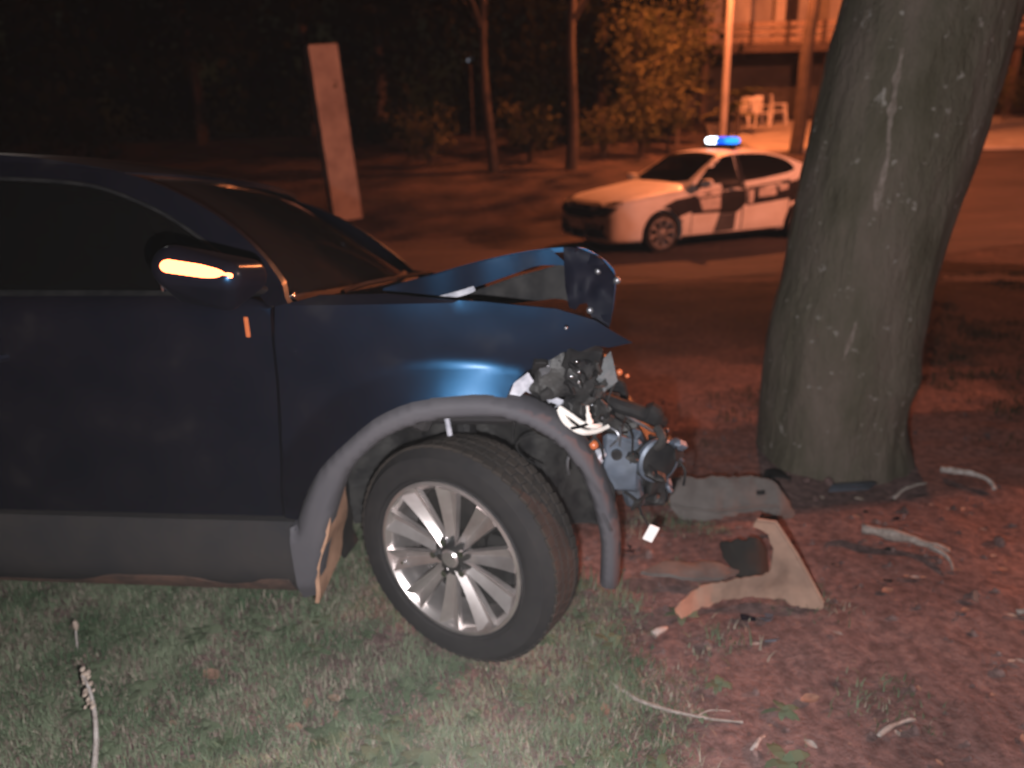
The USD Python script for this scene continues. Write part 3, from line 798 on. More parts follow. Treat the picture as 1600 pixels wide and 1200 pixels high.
    if detail:
        for k in range(5):
            a = first + 0.33 + 2 * np.pi * k / 5
            nut = trimesh.creation.cylinder(0.011, 0.03, sections=6)
            nut.apply_transform(trimesh.transformations.rotation_matrix(np.pi / 2, [1, 0, 0]))
            nut.apply_translation((rim_r * 0.235 * math.cos(a), 0.006, rim_r * 0.235 * math.sin(a)))
            put("lug_nut", nut, "chrome")
        vs = tube([(rim_r * 0.80, 0.02, -0.02), (rim_r * 0.77, -0.012, -0.02)], 0.005, 6)
        vs.apply_transform(trimesh.transformations.rotation_matrix(-math.radians(205), [0, 1, 0]))
        put("valve", vs, "chrome")
    return w


wheel_parts(car, (0.002, 0.045, 0.372), -25.5, 0.347, 0.232, 0.155, 10, math.radians(88))
wheel_parts(car, (-2.62, 0.02, 0.375), 0.0, 0.357, 0.243, 0.225, 10, math.radians(20), detail=False, name="rear_wheel")

# ---- wrecked front end
def crumpled(c, e, rot=None, amp=0.02, fr=9.0, sub=3, bevel=0.012):
    m = box((0, 0, 0), e, None, bevel=bevel)
    for _ in range(sub):
        m = m.subdivide()
    m = warp(m, amp, fr, int(abs(c[0] * 997 + c[2] * 331)) % 97)
    if rot is not None:
        for k, ax in enumerate(np.eye(3)):
            m.apply_transform(trimesh.transformations.rotation_matrix(math.radians(rot[k]), ax))
    m.apply_translation(c)
    return m


obj("headlamp_housing", crumpled((0.345, 0.17, 0.905), (0.20, 0.16, 0.13), (0, 18, 12), 0.035, 11.0), "engine_black", car, label="smashed black headlamp housing")
hl = obj("headlamp_reflector", crumpled((0.375, 0.11, 0.945), (0.11, 0.06, 0.10), (5, 10, 20), 0.03, 16.0, 2), "black_plastic", car)
for k, (x_, y_, z_, r_) in enumerate(((0.366, 0.07, 0.962, 0.008), (0.372, 0.075, 0.932, 0.008), (0.352, 0.075, 0.918, 0.007), (0.41, 0.08, 0.945, 0.010), (0.425, 0.085, 0.925, 0.007), (0.372, 0.07, 0.905, 0.006))):
    obj("reflector_facet", trimesh.creation.icosphere(1, r_).apply_translation((x_, y_, z_)), "chrome", hl)
obj("headlamp_lens", panel(Polygon([(0.39, 0.90), (0.455, 0.985), (0.475, 0.90), (0.44, 0.865)]), lambda a, b: np.stack([a, 0.10 + 0.05 * (fbm(np.stack([a * 22, b * 22, 0 * a], -1), 2, 9) - 0.5), b], 1), 0.012, 0.003), "clear_lens", hl)
obj("amber_bulb", [trimesh.creation.icosphere(2, 0.010).apply_translation((0.482, 0.18, 0.905)), trimesh.creation.icosphere(2, 0.007).apply_translation((0.505, 0.19, 0.893))], "amber_plastic", car)
obj("wing_bracket", [panel(Polygon([(0.186, 0.868), (0.20, 0.905), (0.238, 0.932), (0.252, 0.905), (0.225, 0.875), (0.205, 0.858)]), lambda a, b: np.stack([a, 0.055 + 0.3 * (a - 0.2), b], 1), 0.012, 0.004),
                     panel(Polygon([(0.225, 0.880), (0.24, 0.892), (0.33, 0.842), (0.322, 0.826)]), lambda a, b: np.stack([a, 0.06 + 0.3 * (a - 0.2), b], 1), 0.012, 0.004)], "bare_bracket", car, label="bent bright metal bracket")
obj("lamp_carrier", tube(spl([(0.322, 0.06, 0.832), (0.338, 0.05, 0.800), (0.375, 0.05, 0.773), (0.41, 0.07, 0.764), (0.452, 0.10, 0.768)], 5), [0.010] * 6 + [0.009] * 6 + [0.008] * 6 + [0.006] * 3, 8), "plastic_white", car, label="broken white plastic lamp carrier")
obj("lamp_carrier", tube(spl([(0.320, 0.06, 0.836), (0.352, 0.05, 0.817), (0.38, 0.05, 0.796), (0.415, 0.06, 0.783), (0.43, 0.08, 0.780)], 4), 0.0075, 8), "plastic_white", car)
obj("lamp_carrier", tube(spl([(0.395, 0.05, 0.845), (0.398, 0.05, 0.815), (0.402, 0.05, 0.797)], 4), [0.004] * 4 + [0.007] * 3 + [0.010] * 2, 8), "plastic_white", car)
obj("crash_panel", crumpled((0.49, 0.16, 0.635), (0.115, 0.03, 0.17), (0, 4, -6), 0.012, 14.0), "panel_steel", car, label="exposed blue grey metal panel")
obj("crash_panel_hole", tube([(0.478, 0.135, 0.668), (0.478, 0.150, 0.668)], 0.016, 12), "engine_black", car)
obj("crash_rail", crumpled((0.53, 0.20, 0.56), (0.06, 0.08, 0.14), (0, -6, 0), 0.012, 16.0), "panel_steel", car)
hn = obj("horn", lathe([(0.001, -0.02), (0.045, -0.018), (0.062, -0.008), (0.062, 0.010), (0.04, 0.025), (0.001, 0.025)][::-1], 28).apply_transform(trimesh.transformations.rotation_matrix(0.5, [0, 0, 1])).apply_translation((0.592, 0.14, 0.655)), "black_plastic", car)
obj("horn_rim", lathe([(0.058, -0.014), (0.066, -0.008), (0.066, 0.004), (0.058, 0.004)][::-1], 28).apply_transform(trimesh.transformations.rotation_matrix(0.5, [0, 0, 1])).apply_translation((0.592, 0.137, 0.655)), "panel_steel", hn)
obj("radiator_frame", [crumpled((0.50, 0.60, 0.70), (0.07, 0.75, 0.10), (0, 10, 3), 0.03, 7.0), crumpled((0.58, 0.42, 0.60), (0.08, 0.45, 0.20), (0, 0, 4), 0.04, 8.0)], "engine_black", car)
obj("bumper_beam", crumpled((0.50, 0.95, 0.52), (0.09, 1.25, 0.11), (0, 0, 4), 0.03, 5.0), "steel", car)
obj("engine_block", [crumpled((0.12, 0.95, 0.70), (0.55, 0.75, 0.42), None, 0.03, 5.0), crumpled((0.22, 0.62, 0.84), (0.24, 0.2, 0.2), None, 0.03, 8.0)], "engine_black", car)
obj("air_box", crumpled((0.40, 0.34, 0.80), (0.16, 0.20, 0.12), (8, -12, 20), 0.025, 9.0), "black_plastic", car)
obj("washer_bottle", crumpled((0.44, 0.20, 0.78), (0.14, 0.10, 0.08), (0, 14, 10), 0.02, 12.0), "engine_black", car)
obj("coolant_hose", tube(spl([(0.44, 0.15, 0.83), (0.50, 0.12, 0.815), (0.56, 0.13, 0.79), (0.60, 0.18, 0.76)], 6), 0.022, 10), "black_plastic", car)
obj("coolant_hose", tube(spl([(0.585, 0.13, 0.755), (0.60, 0.11, 0.725), (0.585, 0.12, 0.70)], 6), 0.013, 8), "engine_black", car)
obj("bracket", crumpled((0.575, 0.13, 0.795), (0.05, 0.05, 0.06), (10, 20, 0), 0.012, 18.0, 2), "black_plastic", car)
obj("bracket", crumpled((0.652, 0.15, 0.700), (0.045, 0.05, 0.03), (10, 20, 30), 0.008, 18.0, 2), "panel_steel", car)
obj("bracket", crumpled((0.428, 0.12, 0.668), (0.03, 0.03, 0.05), (0, 25, 0), 0.006, 20.0, 2), "bare_bracket", car)
obj("wire_clip", trimesh.creation.icosphere(2, 0.014).apply_translation((0.413, 0.10, 0.712)), "amber_plastic", car)
rw = np.random.default_rng(5)
for k in range(34):
    p0 = np.array([rw.uniform(0.28, 0.5), rw.uniform(0.08, 0.2), rw.uniform(0.72, 0.93)])
    p1 = p0 + rw.normal(size=3) * [0.06, 0.02, 0.05]
    p2 = p1 + rw.normal(size=3) * [0.06, 0.02, 0.05] - [0, 0, 0.03]
    obj("wire", tube(spl([p0, p1, p2], 5), rw.uniform(0.0025, 0.005), 5), ["engine_black", "black_plastic", "steel"][k % 3], car)
for k in range(30):
    c = (rw.uniform(0.27, 0.46), rw.uniform(0.07, 0.13), rw.uniform(0.80, 0.96))
    obj("broken_piece", crumpled(c, rw.uniform(0.006, 0.06, 3), rw.uniform(-60, 60, 3), 0.022, 22.0, 2, 0.002), ["engine_black", "black_plastic", "steel", "engine_black"][k % 4], car)
for k in range(26):
    c = (rw.uniform(0.50, 0.66), rw.uniform(0.10, 0.3), rw.uniform(0.53, 0.72))
    obj("broken_piece", crumpled(c, rw.uniform(0.005, 0.055, 3), rw.uniform(-60, 60, 3), 0.020, 22.0, 2, 0.002), ["engine_black", "black_plastic", "panel_steel"][k % 3], car)
for k, (a0, a1) in enumerate((((0.45, 0.13, 0.60), (0.47, 0.11, 0.50)), ((0.40, 0.10, 0.75), (0.44, 0.10, 0.67)), ((0.60, 0.14, 0.60), (0.62, 0.13, 0.53)), ((0.645, 0.13, 0.66), (0.665, 0.12, 0.585)), ((0.50, 0.12, 0.56), (0.55, 0.10, 0.50)))):
    obj("wire", tube(spl([a0, (np.array(a0) + a1) / 2 + [0.012, -0.01, 0.004], a1], 5), 0.004, 5), "black_plastic", car)
tg = obj("connector_wire", tube(spl([(0.53, 0.11, 0.545), (0.552, 0.10, 0.50), (0.568, 0.10, 0.468)], 6), 0.003, 5), "black_plastic", car)
obj("white_tag", box((0.578, 0.10, 0.441), (0.030, 0.006, 0.052), (0, 24, 0), bevel=0.002), "white_tag_paper", tg, label="white paper tag hanging on a wire")
# ------------------------------------------------------------------ patrol car (x forward, +y its left side)
pat = thing("patrol_car", "white sedan with dark livery band and lit blue roof beacons", "police car", (1.97, 12.47, -0.335), -156.5)
st_x = [0.955, 0.93, 0.86, 0.72, 0.45, 0.0, -0.50, -1.5, -2.5, -3.1, -3.5, -3.66, -3.70]
st_w = [0.30, 0.55, 0.72, 0.825, 0.885, 0.900, 0.905, 0.905, 0.895, 0.870, 0.82, 0.70, 0.50]
st_t = [0.60, 0.68, 0.755, 0.815, 0.885, 0.955, 1.015, 1.02, 1.06, 1.10, 1.09, 1.02, 0.95]
st_s = [0.56, 0.62, 0.69, 0.755, 0.82, 0.875, 0.915, 0.945, 0.985, 1.01, 1.00, 0.94, 0.88]
st_b = [0.26, 0.22, 0.20, 0.19, 0.19, 0.19, 0.19, 0.19, 0.20, 0.22, 0.26, 0.32, 0.38]
xs_ = np.array(st_x)[::-1]
_w, _t, _s, _b = (PchipInterpolator(xs_, np.array(v)[::-1]) for v in (st_w, st_t, st_s, st_b))
xx = np.r_[np.linspace(-3.70, -3.4, 8), np.linspace(-3.3, 0.4, 38), np.linspace(0.46, 0.80, 10), np.linspace(0.82, 0.955, 9)]


def section(x):
    w, t, s, b = float(_w(x)), float(_t(x)), float(_s(x)), float(_b(x))
    h = [(0, t), (0.3 * w, t - 0.003), (0.55 * w, t - 0.012), (0.75 * w, t - 0.03), (0.88 * w, s + 0.25 * (t - s)), (0.955 * w, s), (0.985 * w, s - 0.06), (w, s - 0.20 * (s - b) - 0.05), (w, b + 0.45 * (s - b)), (0.99 * w, b + 0.25 * (s - b)), (0.975 * w, b + 0.10 * (s - b)), (0.93 * w, b + 0.01), (0.85 * w, b), (0, b)]
    return np.array(h + [(-y, z) for y, z in h[-2:0:-1]])


def loft(xv, sec):
    S = [sec(x) for x in xv]
    n = len(S[0])
    V = np.concatenate([np.column_stack([np.full(n, x), s]) for x, s in zip(xv, S)])
    F = []
    for i in range(len(xv) - 1):
        for j in range(n):
            k = (j + 1) % n
            F += [[i * n + j, (i + 1) * n + k, i * n + k], [i * n + j, (i + 1) * n + j, (i + 1) * n + k]]
    c0, c1 = len(V), len(V) + 1
    V = np.vstack([V, V[:n].mean(0), V[-n:].mean(0)])
    for j in range(n):
        k = (j + 1) % n
        F += [[c0, j, k], [c1, (len(xv) - 1) * n + k, (len(xv) - 1) * n + j]]
    m = trimesh.Trimesh(V, F, process=False)
    m.fix_normals()
    return m


def to_man(m):
    return manifold3d.Manifold(manifold3d.Mesh(np.asarray(m.vertices, np.float32), np.asarray(m.faces, np.uint32)))


def from_man(m):
    q_ = m.to_mesh()
    return trimesh.Trimesh(q_.vert_properties[:, :3], q_.tri_verts, process=False)


shell = loft(xx, section)
cut = to_man(shell)
for cx in (0.0, -2.70):
    for sy in (-1, 1):
        c = trimesh.creation.cylinder(0.355, 0.62, sections=40)
        c.apply_transform(trimesh.transformations.rotation_matrix(np.pi / 2, [1, 0, 0]))
        c.apply_translation((cx, sy * 0.90, 0.31))
        cut = cut - to_man(c)
obj("body", from_man(cut), "white_paint", pat, smooth=28)
_h = PchipInterpolator([-3.20, -2.95, -2.6, -2.2, -1.8, -1.45, -1.15, -0.85, -0.50, -0.38], [1.06, 1.18, 1.32, 1.42, 1.465, 1.462, 1.41, 1.25, 1.03, 0.96])


def cab_y(z):
    return 0.845 - 0.20 * np.clip((np.asarray(z) - 0.95) / 0.45, 0, 1.2) ** 1.15


def cab_sec(x):
    h = float(_h(x))
    zt = h - 0.05
    yt = float(cab_y(zt))
    hp = [(0, h), (0.35 * yt, h - 0.004), (0.65 * yt, h - 0.014), (0.88 * yt, h - 0.03), (yt, zt)]
    for k in range(1, 6):
        z = zt + (min(0.90, zt - 0.02) - zt) * k / 5
        hp.append((float(cab_y(z)) + 0.0, z))
    hp.append((0, hp[-1][1]))
    return np.array(hp + [(-y, z) for y, z in hp[-2:0:-1]])


cabin = loft(np.linspace(-3.18, -0.42, 44), cab_sec)
obj("cabin", cabin, "white_paint", pat, smooth=28)
both = trimesh.util.concatenate([shell, cabin])
LEFT, RIGHT, FRONT, DOWN, BACK = (0, -1, 0), (0, 1, 0), (-1, 0, 0), (0, 0, -1), (1, 0, 0)


def sd(name, pts, m, proud=0.004, D=LEFT, ax=(0, 2), mesh=both, step=0.07, label=None, thick=0.012):
    return obj(name, decal(mesh, Polygon(pts), ax, D, proud, thick, step), m, pat, label=label)


win_f = spl([(-0.62, 1.005), (-0.80, 1.15), (-1.02, 1.315), (-1.22, 1.375), (-1.40, 1.39)], 4).tolist() + [(-1.42, 1.0), (-1.42, 0.985), (-0.66, 0.975)]
win_r = [(-1.52, 0.988), (-1.50, 1.395)] + spl([(-1.60, 1.40), (-1.95, 1.39), (-2.30, 1.325), (-2.52, 1.22), (-2.58, 1.13)], 4).tolist() + [(-2.42, 1.085), (-1.9, 1.02)]
for D in (LEFT, RIGHT):
    sd("side_window", win_f, "patrol_glass_black", 0.004, D)
    sd("side_window", win_r, "patrol_glass_black", 0.004, D)
    sd("door_pillar", [(-1.425, 0.985), (-1.425, 1.395), (-1.495, 1.398), (-1.515, 0.988)], "navy_livery", 0.005, D)
    # livery: dark band, sloping slash across the doors
    sd("livery_band", [(0.02, 0.70), (-0.2, 0.79), (-0.50, 0.83), (-0.50, 0.60), (-0.33, 0.55), (-0.26, 0.52), (-0.28, 0.50), (-0.33, 0.50), (-0.355, 0.44)] + [(-0.10, 0.667)], "navy_livery", 0.004, D)
    sd("livery_band", [(-0.50, 0.835), (-1.06, 0.905), (-1.06, 0.56), (-0.50, 0.56)], "navy_livery", 0.004, D)
    sd("livery_slash", [(-1.08, 0.985), (-1.52, 0.985), (-1.53, 0.66), (-1.34, 0.53), (-1.02, 0.53)], "patrol_black", 0.005, D)
    sd("livery_slash", [(-1.02, 0.525), (-1.345, 0.525), (-1.33, 0.27), (-0.93, 0.25)], "grey_livery", 0.004, D)
    sd("livery_band", [(-1.54, 0.90), (-2.42, 0.985), (-2.42, 0.695), (-1.54, 0.625)], "navy_livery", 0.004, D)
    sd("livery_band", [(-2.42, 0.985), (-2.86, 1.0), (-2.92, 0.62), (-2.62, 0.67), (-2.42, 0.63)], "patrol_black", 0.004, D)
    for pts in ([(-0.56, 0.905), (-0.92, 0.935), (-1.04, 0.93), (-1.04, 0.825), (-0.60, 0.800)], [(-0.64, 0.775), (-1.03, 0.80), (-1.03, 0.615), (-0.70, 0.605)]):
        sd("door_emblem", pts, "decal_white", 0.008, D)
    for pts in ([(-1.57, 0.86), (-1.68, 0.87), (-1.66, 0.66), (-1.58, 0.655)], [(-1.77, 0.86), (-2.12, 0.905), (-2.12, 0.76), (-1.77, 0.745)], [(-2.19, 0.90), (-2.36, 0.92), (-2.36, 0.84), (-2.19, 0.82)]):
        sd("lettering_patch", pts, "decal_white", 0.008, D)
    for xa, xb in ((-0.50, -0.512), (-1.455, -1.467), (-2.40, -2.41)):
        sd("door_seam", [(xa, 0.93), (xb, 0.93), (xb, 0.27), (xa, 0.27)], "patrol_black", 0.0035 if xa > -1 else 0.0095, D)
    sd("sill_strip", [(-0.37, 0.24), (-2.30, 0.245), (-2.30, 0.205), (-0.37, 0.20)], "patrol_black", 0.004, D)
    s = 1 if D == LEFT else -1
    mp_ = obj("door_mirror", trimesh.convex.convex_hull(np.vstack([trimesh.creation.icosphere(2, r).vertices + c for c, r in (((-0.64, s * 1.00, 1.01), 0.065), ((-0.66, s * 1.10, 1.02), 0.055), ((-0.73, s * 1.00, 1.02), 0.05))])), "white_paint", pat)
    obj("mirror_arm", tube([(-0.64, s * 0.84, 0.96), (-0.66, s * 0.96, 0.98)], 0.03, 8), "patrol_black", mp_)
    for hx in (-1.28, -2.18):
        obj("door_handle", tube(spl([(hx + 0.08, s * 0.895, 0.90), (hx + 0.05, s * 0.935, 0.905), (hx - 0.05, s * 0.935, 0.905), (hx - 0.08, s * 0.895, 0.90)], 4), 0.012, 6), "white_paint", pat)
# windscreen and rear screen lie on the cabin
zz = np.linspace(0, 1, 9)
wl = [(-0.56 - 0.60 * t, 0.70 - 0.10 * t) for t in zz]
sd("windscreen", [(-0.47, -0.42), (-0.455, 0.0), (-0.47, 0.42)] + wl[0:1] + wl[1:] + [(-1.20, 0.3), (-1.215, 0.0), (-1.20, -0.3)] + [(a, -b) for a, b in wl[::-1]], "patrol_glass_black", 0.004, DOWN, (0, 1), step=0.08)
sd("rear_screen", [(-2.62, 0.56), (-2.55, 0.0), (-2.62, -0.56), (-3.05, -0.66), (-3.12, 0.0), (-3.05, 0.66)], "patrol_glass_black", 0.004, DOWN, (0, 1), step=0.1)
# front
gr = sd("grille", [(-0.52, 0.60), (-0.50, 0.735), (-0.2, 0.725), (0.2, 0.725), (0.50, 0.735), (0.52, 0.60), (0.40, 0.545), (-0.40, 0.545)], "patrol_black", 0.006, FRONT, (1, 2))
sd("bonnet_edge", [(-0.52, 0.735), (-0.40, 0.775), (0.40, 0.775), (0.52, 0.735), (0.2, 0.727), (-0.2, 0.727)], "patrol_black", 0.005, FRONT, (1, 2))
for s in (-1, 1):
    sd("headlamp_surround", [(s * 0.50, 0.60), (s * 0.50, 0.755), (s * 0.62, 0.80), (s * 0.76, 0.80), (s * 0.815, 0.755), (s * 0.78, 0.66), (s * 0.66, 0.585)], "patrol_black", 0.006, FRONT, (1, 2), step=0.05)
    hl_ = sd("headlamp", [(s * 0.56, 0.61), (s * 0.57, 0.71), (s * 0.70, 0.735), (s * 0.785, 0.725), (s * 0.765, 0.66), (s * 0.66, 0.60)], "grey_livery", 0.012, FRONT, (1, 2), step=0.05)
    obj("lamp_reflector", trimesh.creation.icosphere(2, 0.035).apply_scale((0.5, 1, 1)).apply_translation((0.80, s * 0.735, 0.685)), "chrome", hl_)
    sd("lower_intake", [(s * 0.22, 0.405), (s * 0.24, 0.265), (s * 0.72, 0.275), (s * 0.66, 0.36), (s * 0.62, 0.41)], "patrol_black", 0.006, FRONT, (1, 2))
    for k in range(4):
        y = s * (0.27 + 0.115 * k)
        sd("bumper_slat", [(y, 0.475), (y + s * 0.055, 0.475), (y + s * 0.045, 0.385), (y - s * 0.01, 0.385)], "navy_livery", 0.009, FRONT, (1, 2), step=0.04)
sd("lower_intake", [(-0.20, 0.365), (0.20, 0.365), (0.19, 0.235), (-0.19, 0.235)], "patrol_black", 0.006, FRONT, (1, 2))
pl = obj("licence_plate", box((0.985, -0.02, 0.45), (0.016, 0.42, 0.135), (0, -4, 0), bevel=0.004), "plate_white", pat, label="white licence plate")
sd("bonnet_seam", [(0.62, 0.60), (-0.40, 0.79), (-0.40, 0.80), (0.62, 0.61)], "patrol_black", 0.002, DOWN, (0, 1))
# roof beacons
obj("beacon_base", box((-1.72, 0.0, 1.505), (0.22, 0.74, 0.05), bevel=0.015), "patrol_black", pat)
for sy in (-0.26, 0.26):
    obj("beacon_foot", box((-1.72, sy, 1.468), (0.10, 0.07, 0.06), bevel=0.01), "patrol_black", pat)


def lens(y0, y1):
    return trimesh.convex.convex_hull(np.vstack([trimesh.creation.icosphere(2, 0.055).vertices * [1.7, 1, 1] + (-1.72, y, 1.588) for y in (y0 + 0.055, y1 - 0.055)]))


obj("beacon_lens", lens(-0.37, -0.125), "beacon_white", pat, label="beacon lens shining white")
obj("beacon_lens", lens(-0.12, 0.12), "beacon_blue", pat, label="beacon lens shining deep blue")
obj("beacon_lens", lens(0.125, 0.37), "beacon_cyan", pat, label="beacon lens shining light blue")
obj("beacon_skirt", box((-1.72, 0.0, 1.538), (0.20, 0.72, 0.012), bevel=0.004), "clear_lens", pat)
for cx in (0.0, -2.70):
    for s in (1, -1):
        wp = wheel_parts(pat, (cx, s * 0.885, 0.31), 180.0 if s == 1 else 0.0, 0.315, 0.215, 0.20, 8, 0.2, "patrol_black", "patrol_black", "patrol_rim", "patrol_black", False, "wheel")
obj("underbody", box((-1.35, 0, 0.24), (4.0, 1.5, 0.12), bevel=0.03), "patrol_black", pat)

# ------------------------------------------------------------------ street trees
tz = np.array([-0.35, -0.1, 0.02, 0.12, 0.25, 0.35, 0.5, 0.66, 0.9, 1.18, 1.5, 1.76, 2.0, 2.6, 3.4, 4.6])
tr_r = np.array([0.39, 0.37, 0.352, 0.344, 0.338, 0.332, 0.336, 0.338, 0.325, 0.330, 0.342, 0.342, 0.336, 0.325, 0.31, 0.28])
tcx = np.array([1.575, 1.57, 1.562, 1.553, 1.547, 1.547, 1.552, 1.562, 1.588, 1.625, 1.681, 1.718, 1.757, 1.85, 1.98, 2.18]) - 1.56


def trunk_mesh(seed, n=96, m=150, bulge=True, ztop=4.6):
    z = np.linspace(-0.35, ztop, m)
    R, CX = PchipInterpolator(tz, tr_r)(z), PchipInterpolator(tz, tcx)(z)
    th = np.arange(n) * 2 * np.pi / n
    T, Zg = np.meshgrid(th, z)
    P = np.stack([np.cos(T) * 2.2, np.sin(T) * 2.2, Zg * 1.2], -1)
    r = R[:, None] * (1 + 0.10 * (fbm(P, 3, seed) - 0.5)) + 0.026 * (fbm(P * [3, 3, 1.6], 4, seed + 5) - 0.5) + 0.010 * (fbm(P * [9, 9, 5], 3, seed + 9) - 0.5)
    if bulge:
        r = r + 0.028 * np.exp(-((Zg - 0.42) / 0.09) ** 2) * np.exp(-(((T - np.radians(-55) + np.pi) % (2 * np.pi) - np.pi) / 0.55) ** 2) - 0.012 * np.exp(-((Zg - 0.24) / 0.09) ** 2) * np.exp(-(((T - np.radians(-30) + np.pi) % (2 * np.pi) - np.pi) / 0.5) ** 2)
        for a_r in (-150, -95, -35, 30, 110):
            r = r + 0.035 * np.exp(-((T - np.radians(a_r % 360) + np.pi) % (2 * np.pi) - np.pi) ** 2 / 0.09) * sst(0.18, -0.12, Zg)
    V = np.stack([CX[:, None] + r * np.cos(T), r * np.sin(T), Zg], -1).reshape(-1, 3)
    q_ = (np.arange(m - 1)[:, None] * n + np.arange(n))
    j2 = (np.arange(m - 1)[:, None] * n + (np.arange(n) + 1) % n)
    F = np.concatenate([np.stack([q_, j2, j2 + n], -1).reshape(-1, 3), np.stack([q_, j2 + n, q_ + n], -1).reshape(-1, 3)])
    return trimesh.Trimesh(V, F, process=False)


def street_tree(label, loc, rotz, seed, lean=True, main=False):
    t = thing("street_tree", label, "tree", loc, rotz)
    tk = obj("trunk", trunk_mesh(seed, n=96 if main else 28, m=150 if main else 40, bulge=main), "mossy_bark", t, smooth=True)
    top = np.array([0.62, 0.0, 4.55])
    r = np.random.default_rng(seed)
    C = []
    for k in range(5):
        a = k * 1.257 + r.uniform(-0.3, 0.3)
        e = top + [1.7 * math.cos(a), 1.7 * math.sin(a), r.uniform(1.9, 2.9)]
        obj("limb", tube(spl([top - [0, 0, 0.35], top + (e - top) * 0.45 + [0, 0, 0.2], e], 5), np.linspace(0.17, 0.05, 11), 9), "mossy_bark", t, smooth=True)
        C.append(blobs(e + [0, 0, 0.7], (1.4, 1.4, 0.9), 900, 12, seed + k))
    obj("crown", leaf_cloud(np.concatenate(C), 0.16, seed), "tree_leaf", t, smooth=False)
    return t, tk


T0, TK = street_tree("broad mossy tree trunk right of the wrecked car", (1.56, 3.47, 0), 0, 21, main=True)
tm = trunk_mesh(21)
# pale streaks of bark down the front of the trunk
def ribbon(path, w, seed):
    L, Rr = [], []
    for i, (x, z) in enumerate(path):
        k = i / (len(path) - 1)
        ww = w * (math.sin(math.pi * (0.04 + 0.92 * k)) ** 0.35) * (0.1 + 1.5 * noise(np.array([[z * 26.0, seed, 0.5]]))[0])
        xo = x + 0.012 * (noise(np.array([[z * 12.0, seed + 7.0, 0.5]]))[0] - 0.5)
        L.append((xo - ww, z))
        Rr.append((xo + ww * (0.2 + 1.2 * noise(np.array([[z * 40.0, seed + 3.0, 0.5]]))[0]), z))
    return L + Rr[::-1]


line = spl([(-0.030, 1.90), (-0.034, 1.74), (-0.044, 1.556), (-0.050, 1.388), (-0.064, 1.188), (-0.075, 0.95), (-0.095, 0.74), (-0.115, 0.63), (-0.145, 0.50)], 8)
for s_, (za, zb, w_) in enumerate(((1.80, 1.45, 0.014), (1.46, 1.19, 0.015), (0.73, 0.56, 0.010))):
    zz_ = np.linspace(za, zb, 60)
    pth = np.stack([np.interp(-zz_, -line[:, 1], line[:, 0]), zz_], 1)
    obj("bark_streak", decal(tm, Polygon(ribbon(pth, w_, s_ * 2 + 1)).buffer(0), (0, 2), (0, 1, 0), 0.002, 0.012, 0.012), "pale_streak", T0, label="pale flaked streak running down the bark")
# off-frame neighbours in the same row; they shade the verge from the far lamp
street_tree("mossy street tree of the same row right of the picture", (5.25, 3.84, -0.05), 0, 33)

# ------------------------------------------------------------------ leaning concrete post
def concrete_post(label, loc, rz, lean, seed):
    cp = thing("concrete_post", label, "post", loc, rz)
    R_ = trimesh.transformations.rotation_matrix(math.radians(lean), [0, 1, 0])
    pb = trimesh.convex.convex_hull(np.array([(sx * w_, sy * w_, z) for z, w_ in ((-0.3, 0.275), (3.11, 0.265), (3.125, 0.25)) for sx in (-1, 1) for sy in (-1, 1)]))
    for _ in range(4):
        pb = pb.subdivide()
    pb = warp(pb, 0.008, 5, seed)
    pb.apply_transform(R_)
    obj("shaft", pb, "concrete_post", cp, smooth=25)
    chip = warp(box((0.12, -0.266, 2.42), (0.09, 0.012, 0.16), bevel=0.004).subdivide().subdivide(), 0.02, 6, 3)
    chip.apply_transform(R_)
    obj("stain_plate", chip, "wood_dark", cp, label="dark broken patch near the top of the post")


concrete_post("pale square concrete post leaning left beyond the wrecked car", (-3.22, 15.6, -0.05), 22, -3.4, 4)
concrete_post("upright square concrete post at the road edge, beyond the right side of the picture", (10.3, 7.40, -0.15), 12, 0.0, 6)

# ------------------------------------------------------------------ street lamps
def street_lamp(label, base, head, rad):
    t = thing("street_lamp", label, "street lamp", (0, 0, 0))
    b, h = np.array(base), np.array(head)
    obj("pole", tube([b - [0, 0, 0.3], b + [0, 0, 3.0], (b[0], b[1], h[2] + 0.1)], [rad, rad * 0.9, rad * 0.7], 14), "pole_concrete", t, smooth=40)
    obj("arm", tube(spl([(b[0], b[1], h[2] - 0.3), ((b[0] * 2 + h[0]) / 3, (b[1] * 2 + h[1]) / 3, h[2] + 0.25), (h[0], h[1], h[2] + 0.30)], 5), 0.035, 8), "steel", t)
    hd = obj("lamp_head", trimesh.creation.cone(0.30, 0.26, sections=24).apply_translation((h[0], h[1], h[2] + 0.19)), "steel", t)
    obj("lamp_lens", lathe([(0.001, 0.0), (0.2, 0.0), (0.2, 0.01), (0.001, 0.01)][::-1], 24).apply_transform(trimesh.transformations.rotation_matrix(-np.pi / 2, [1, 0, 0])).apply_translation((h[0], h[1], h[2] + 0.165)), "sodium_glow", hd)
    return t


street_lamp("slim concrete lamp pole lit orange behind the patrol car", (5.47, 20.3, 0.7), LAMP_A, 0.095)
street_lamp("sodium street lamp at the roadside, far right of the picture", (17.0, 4.2, -0.1), LAMP_B, 0.10)

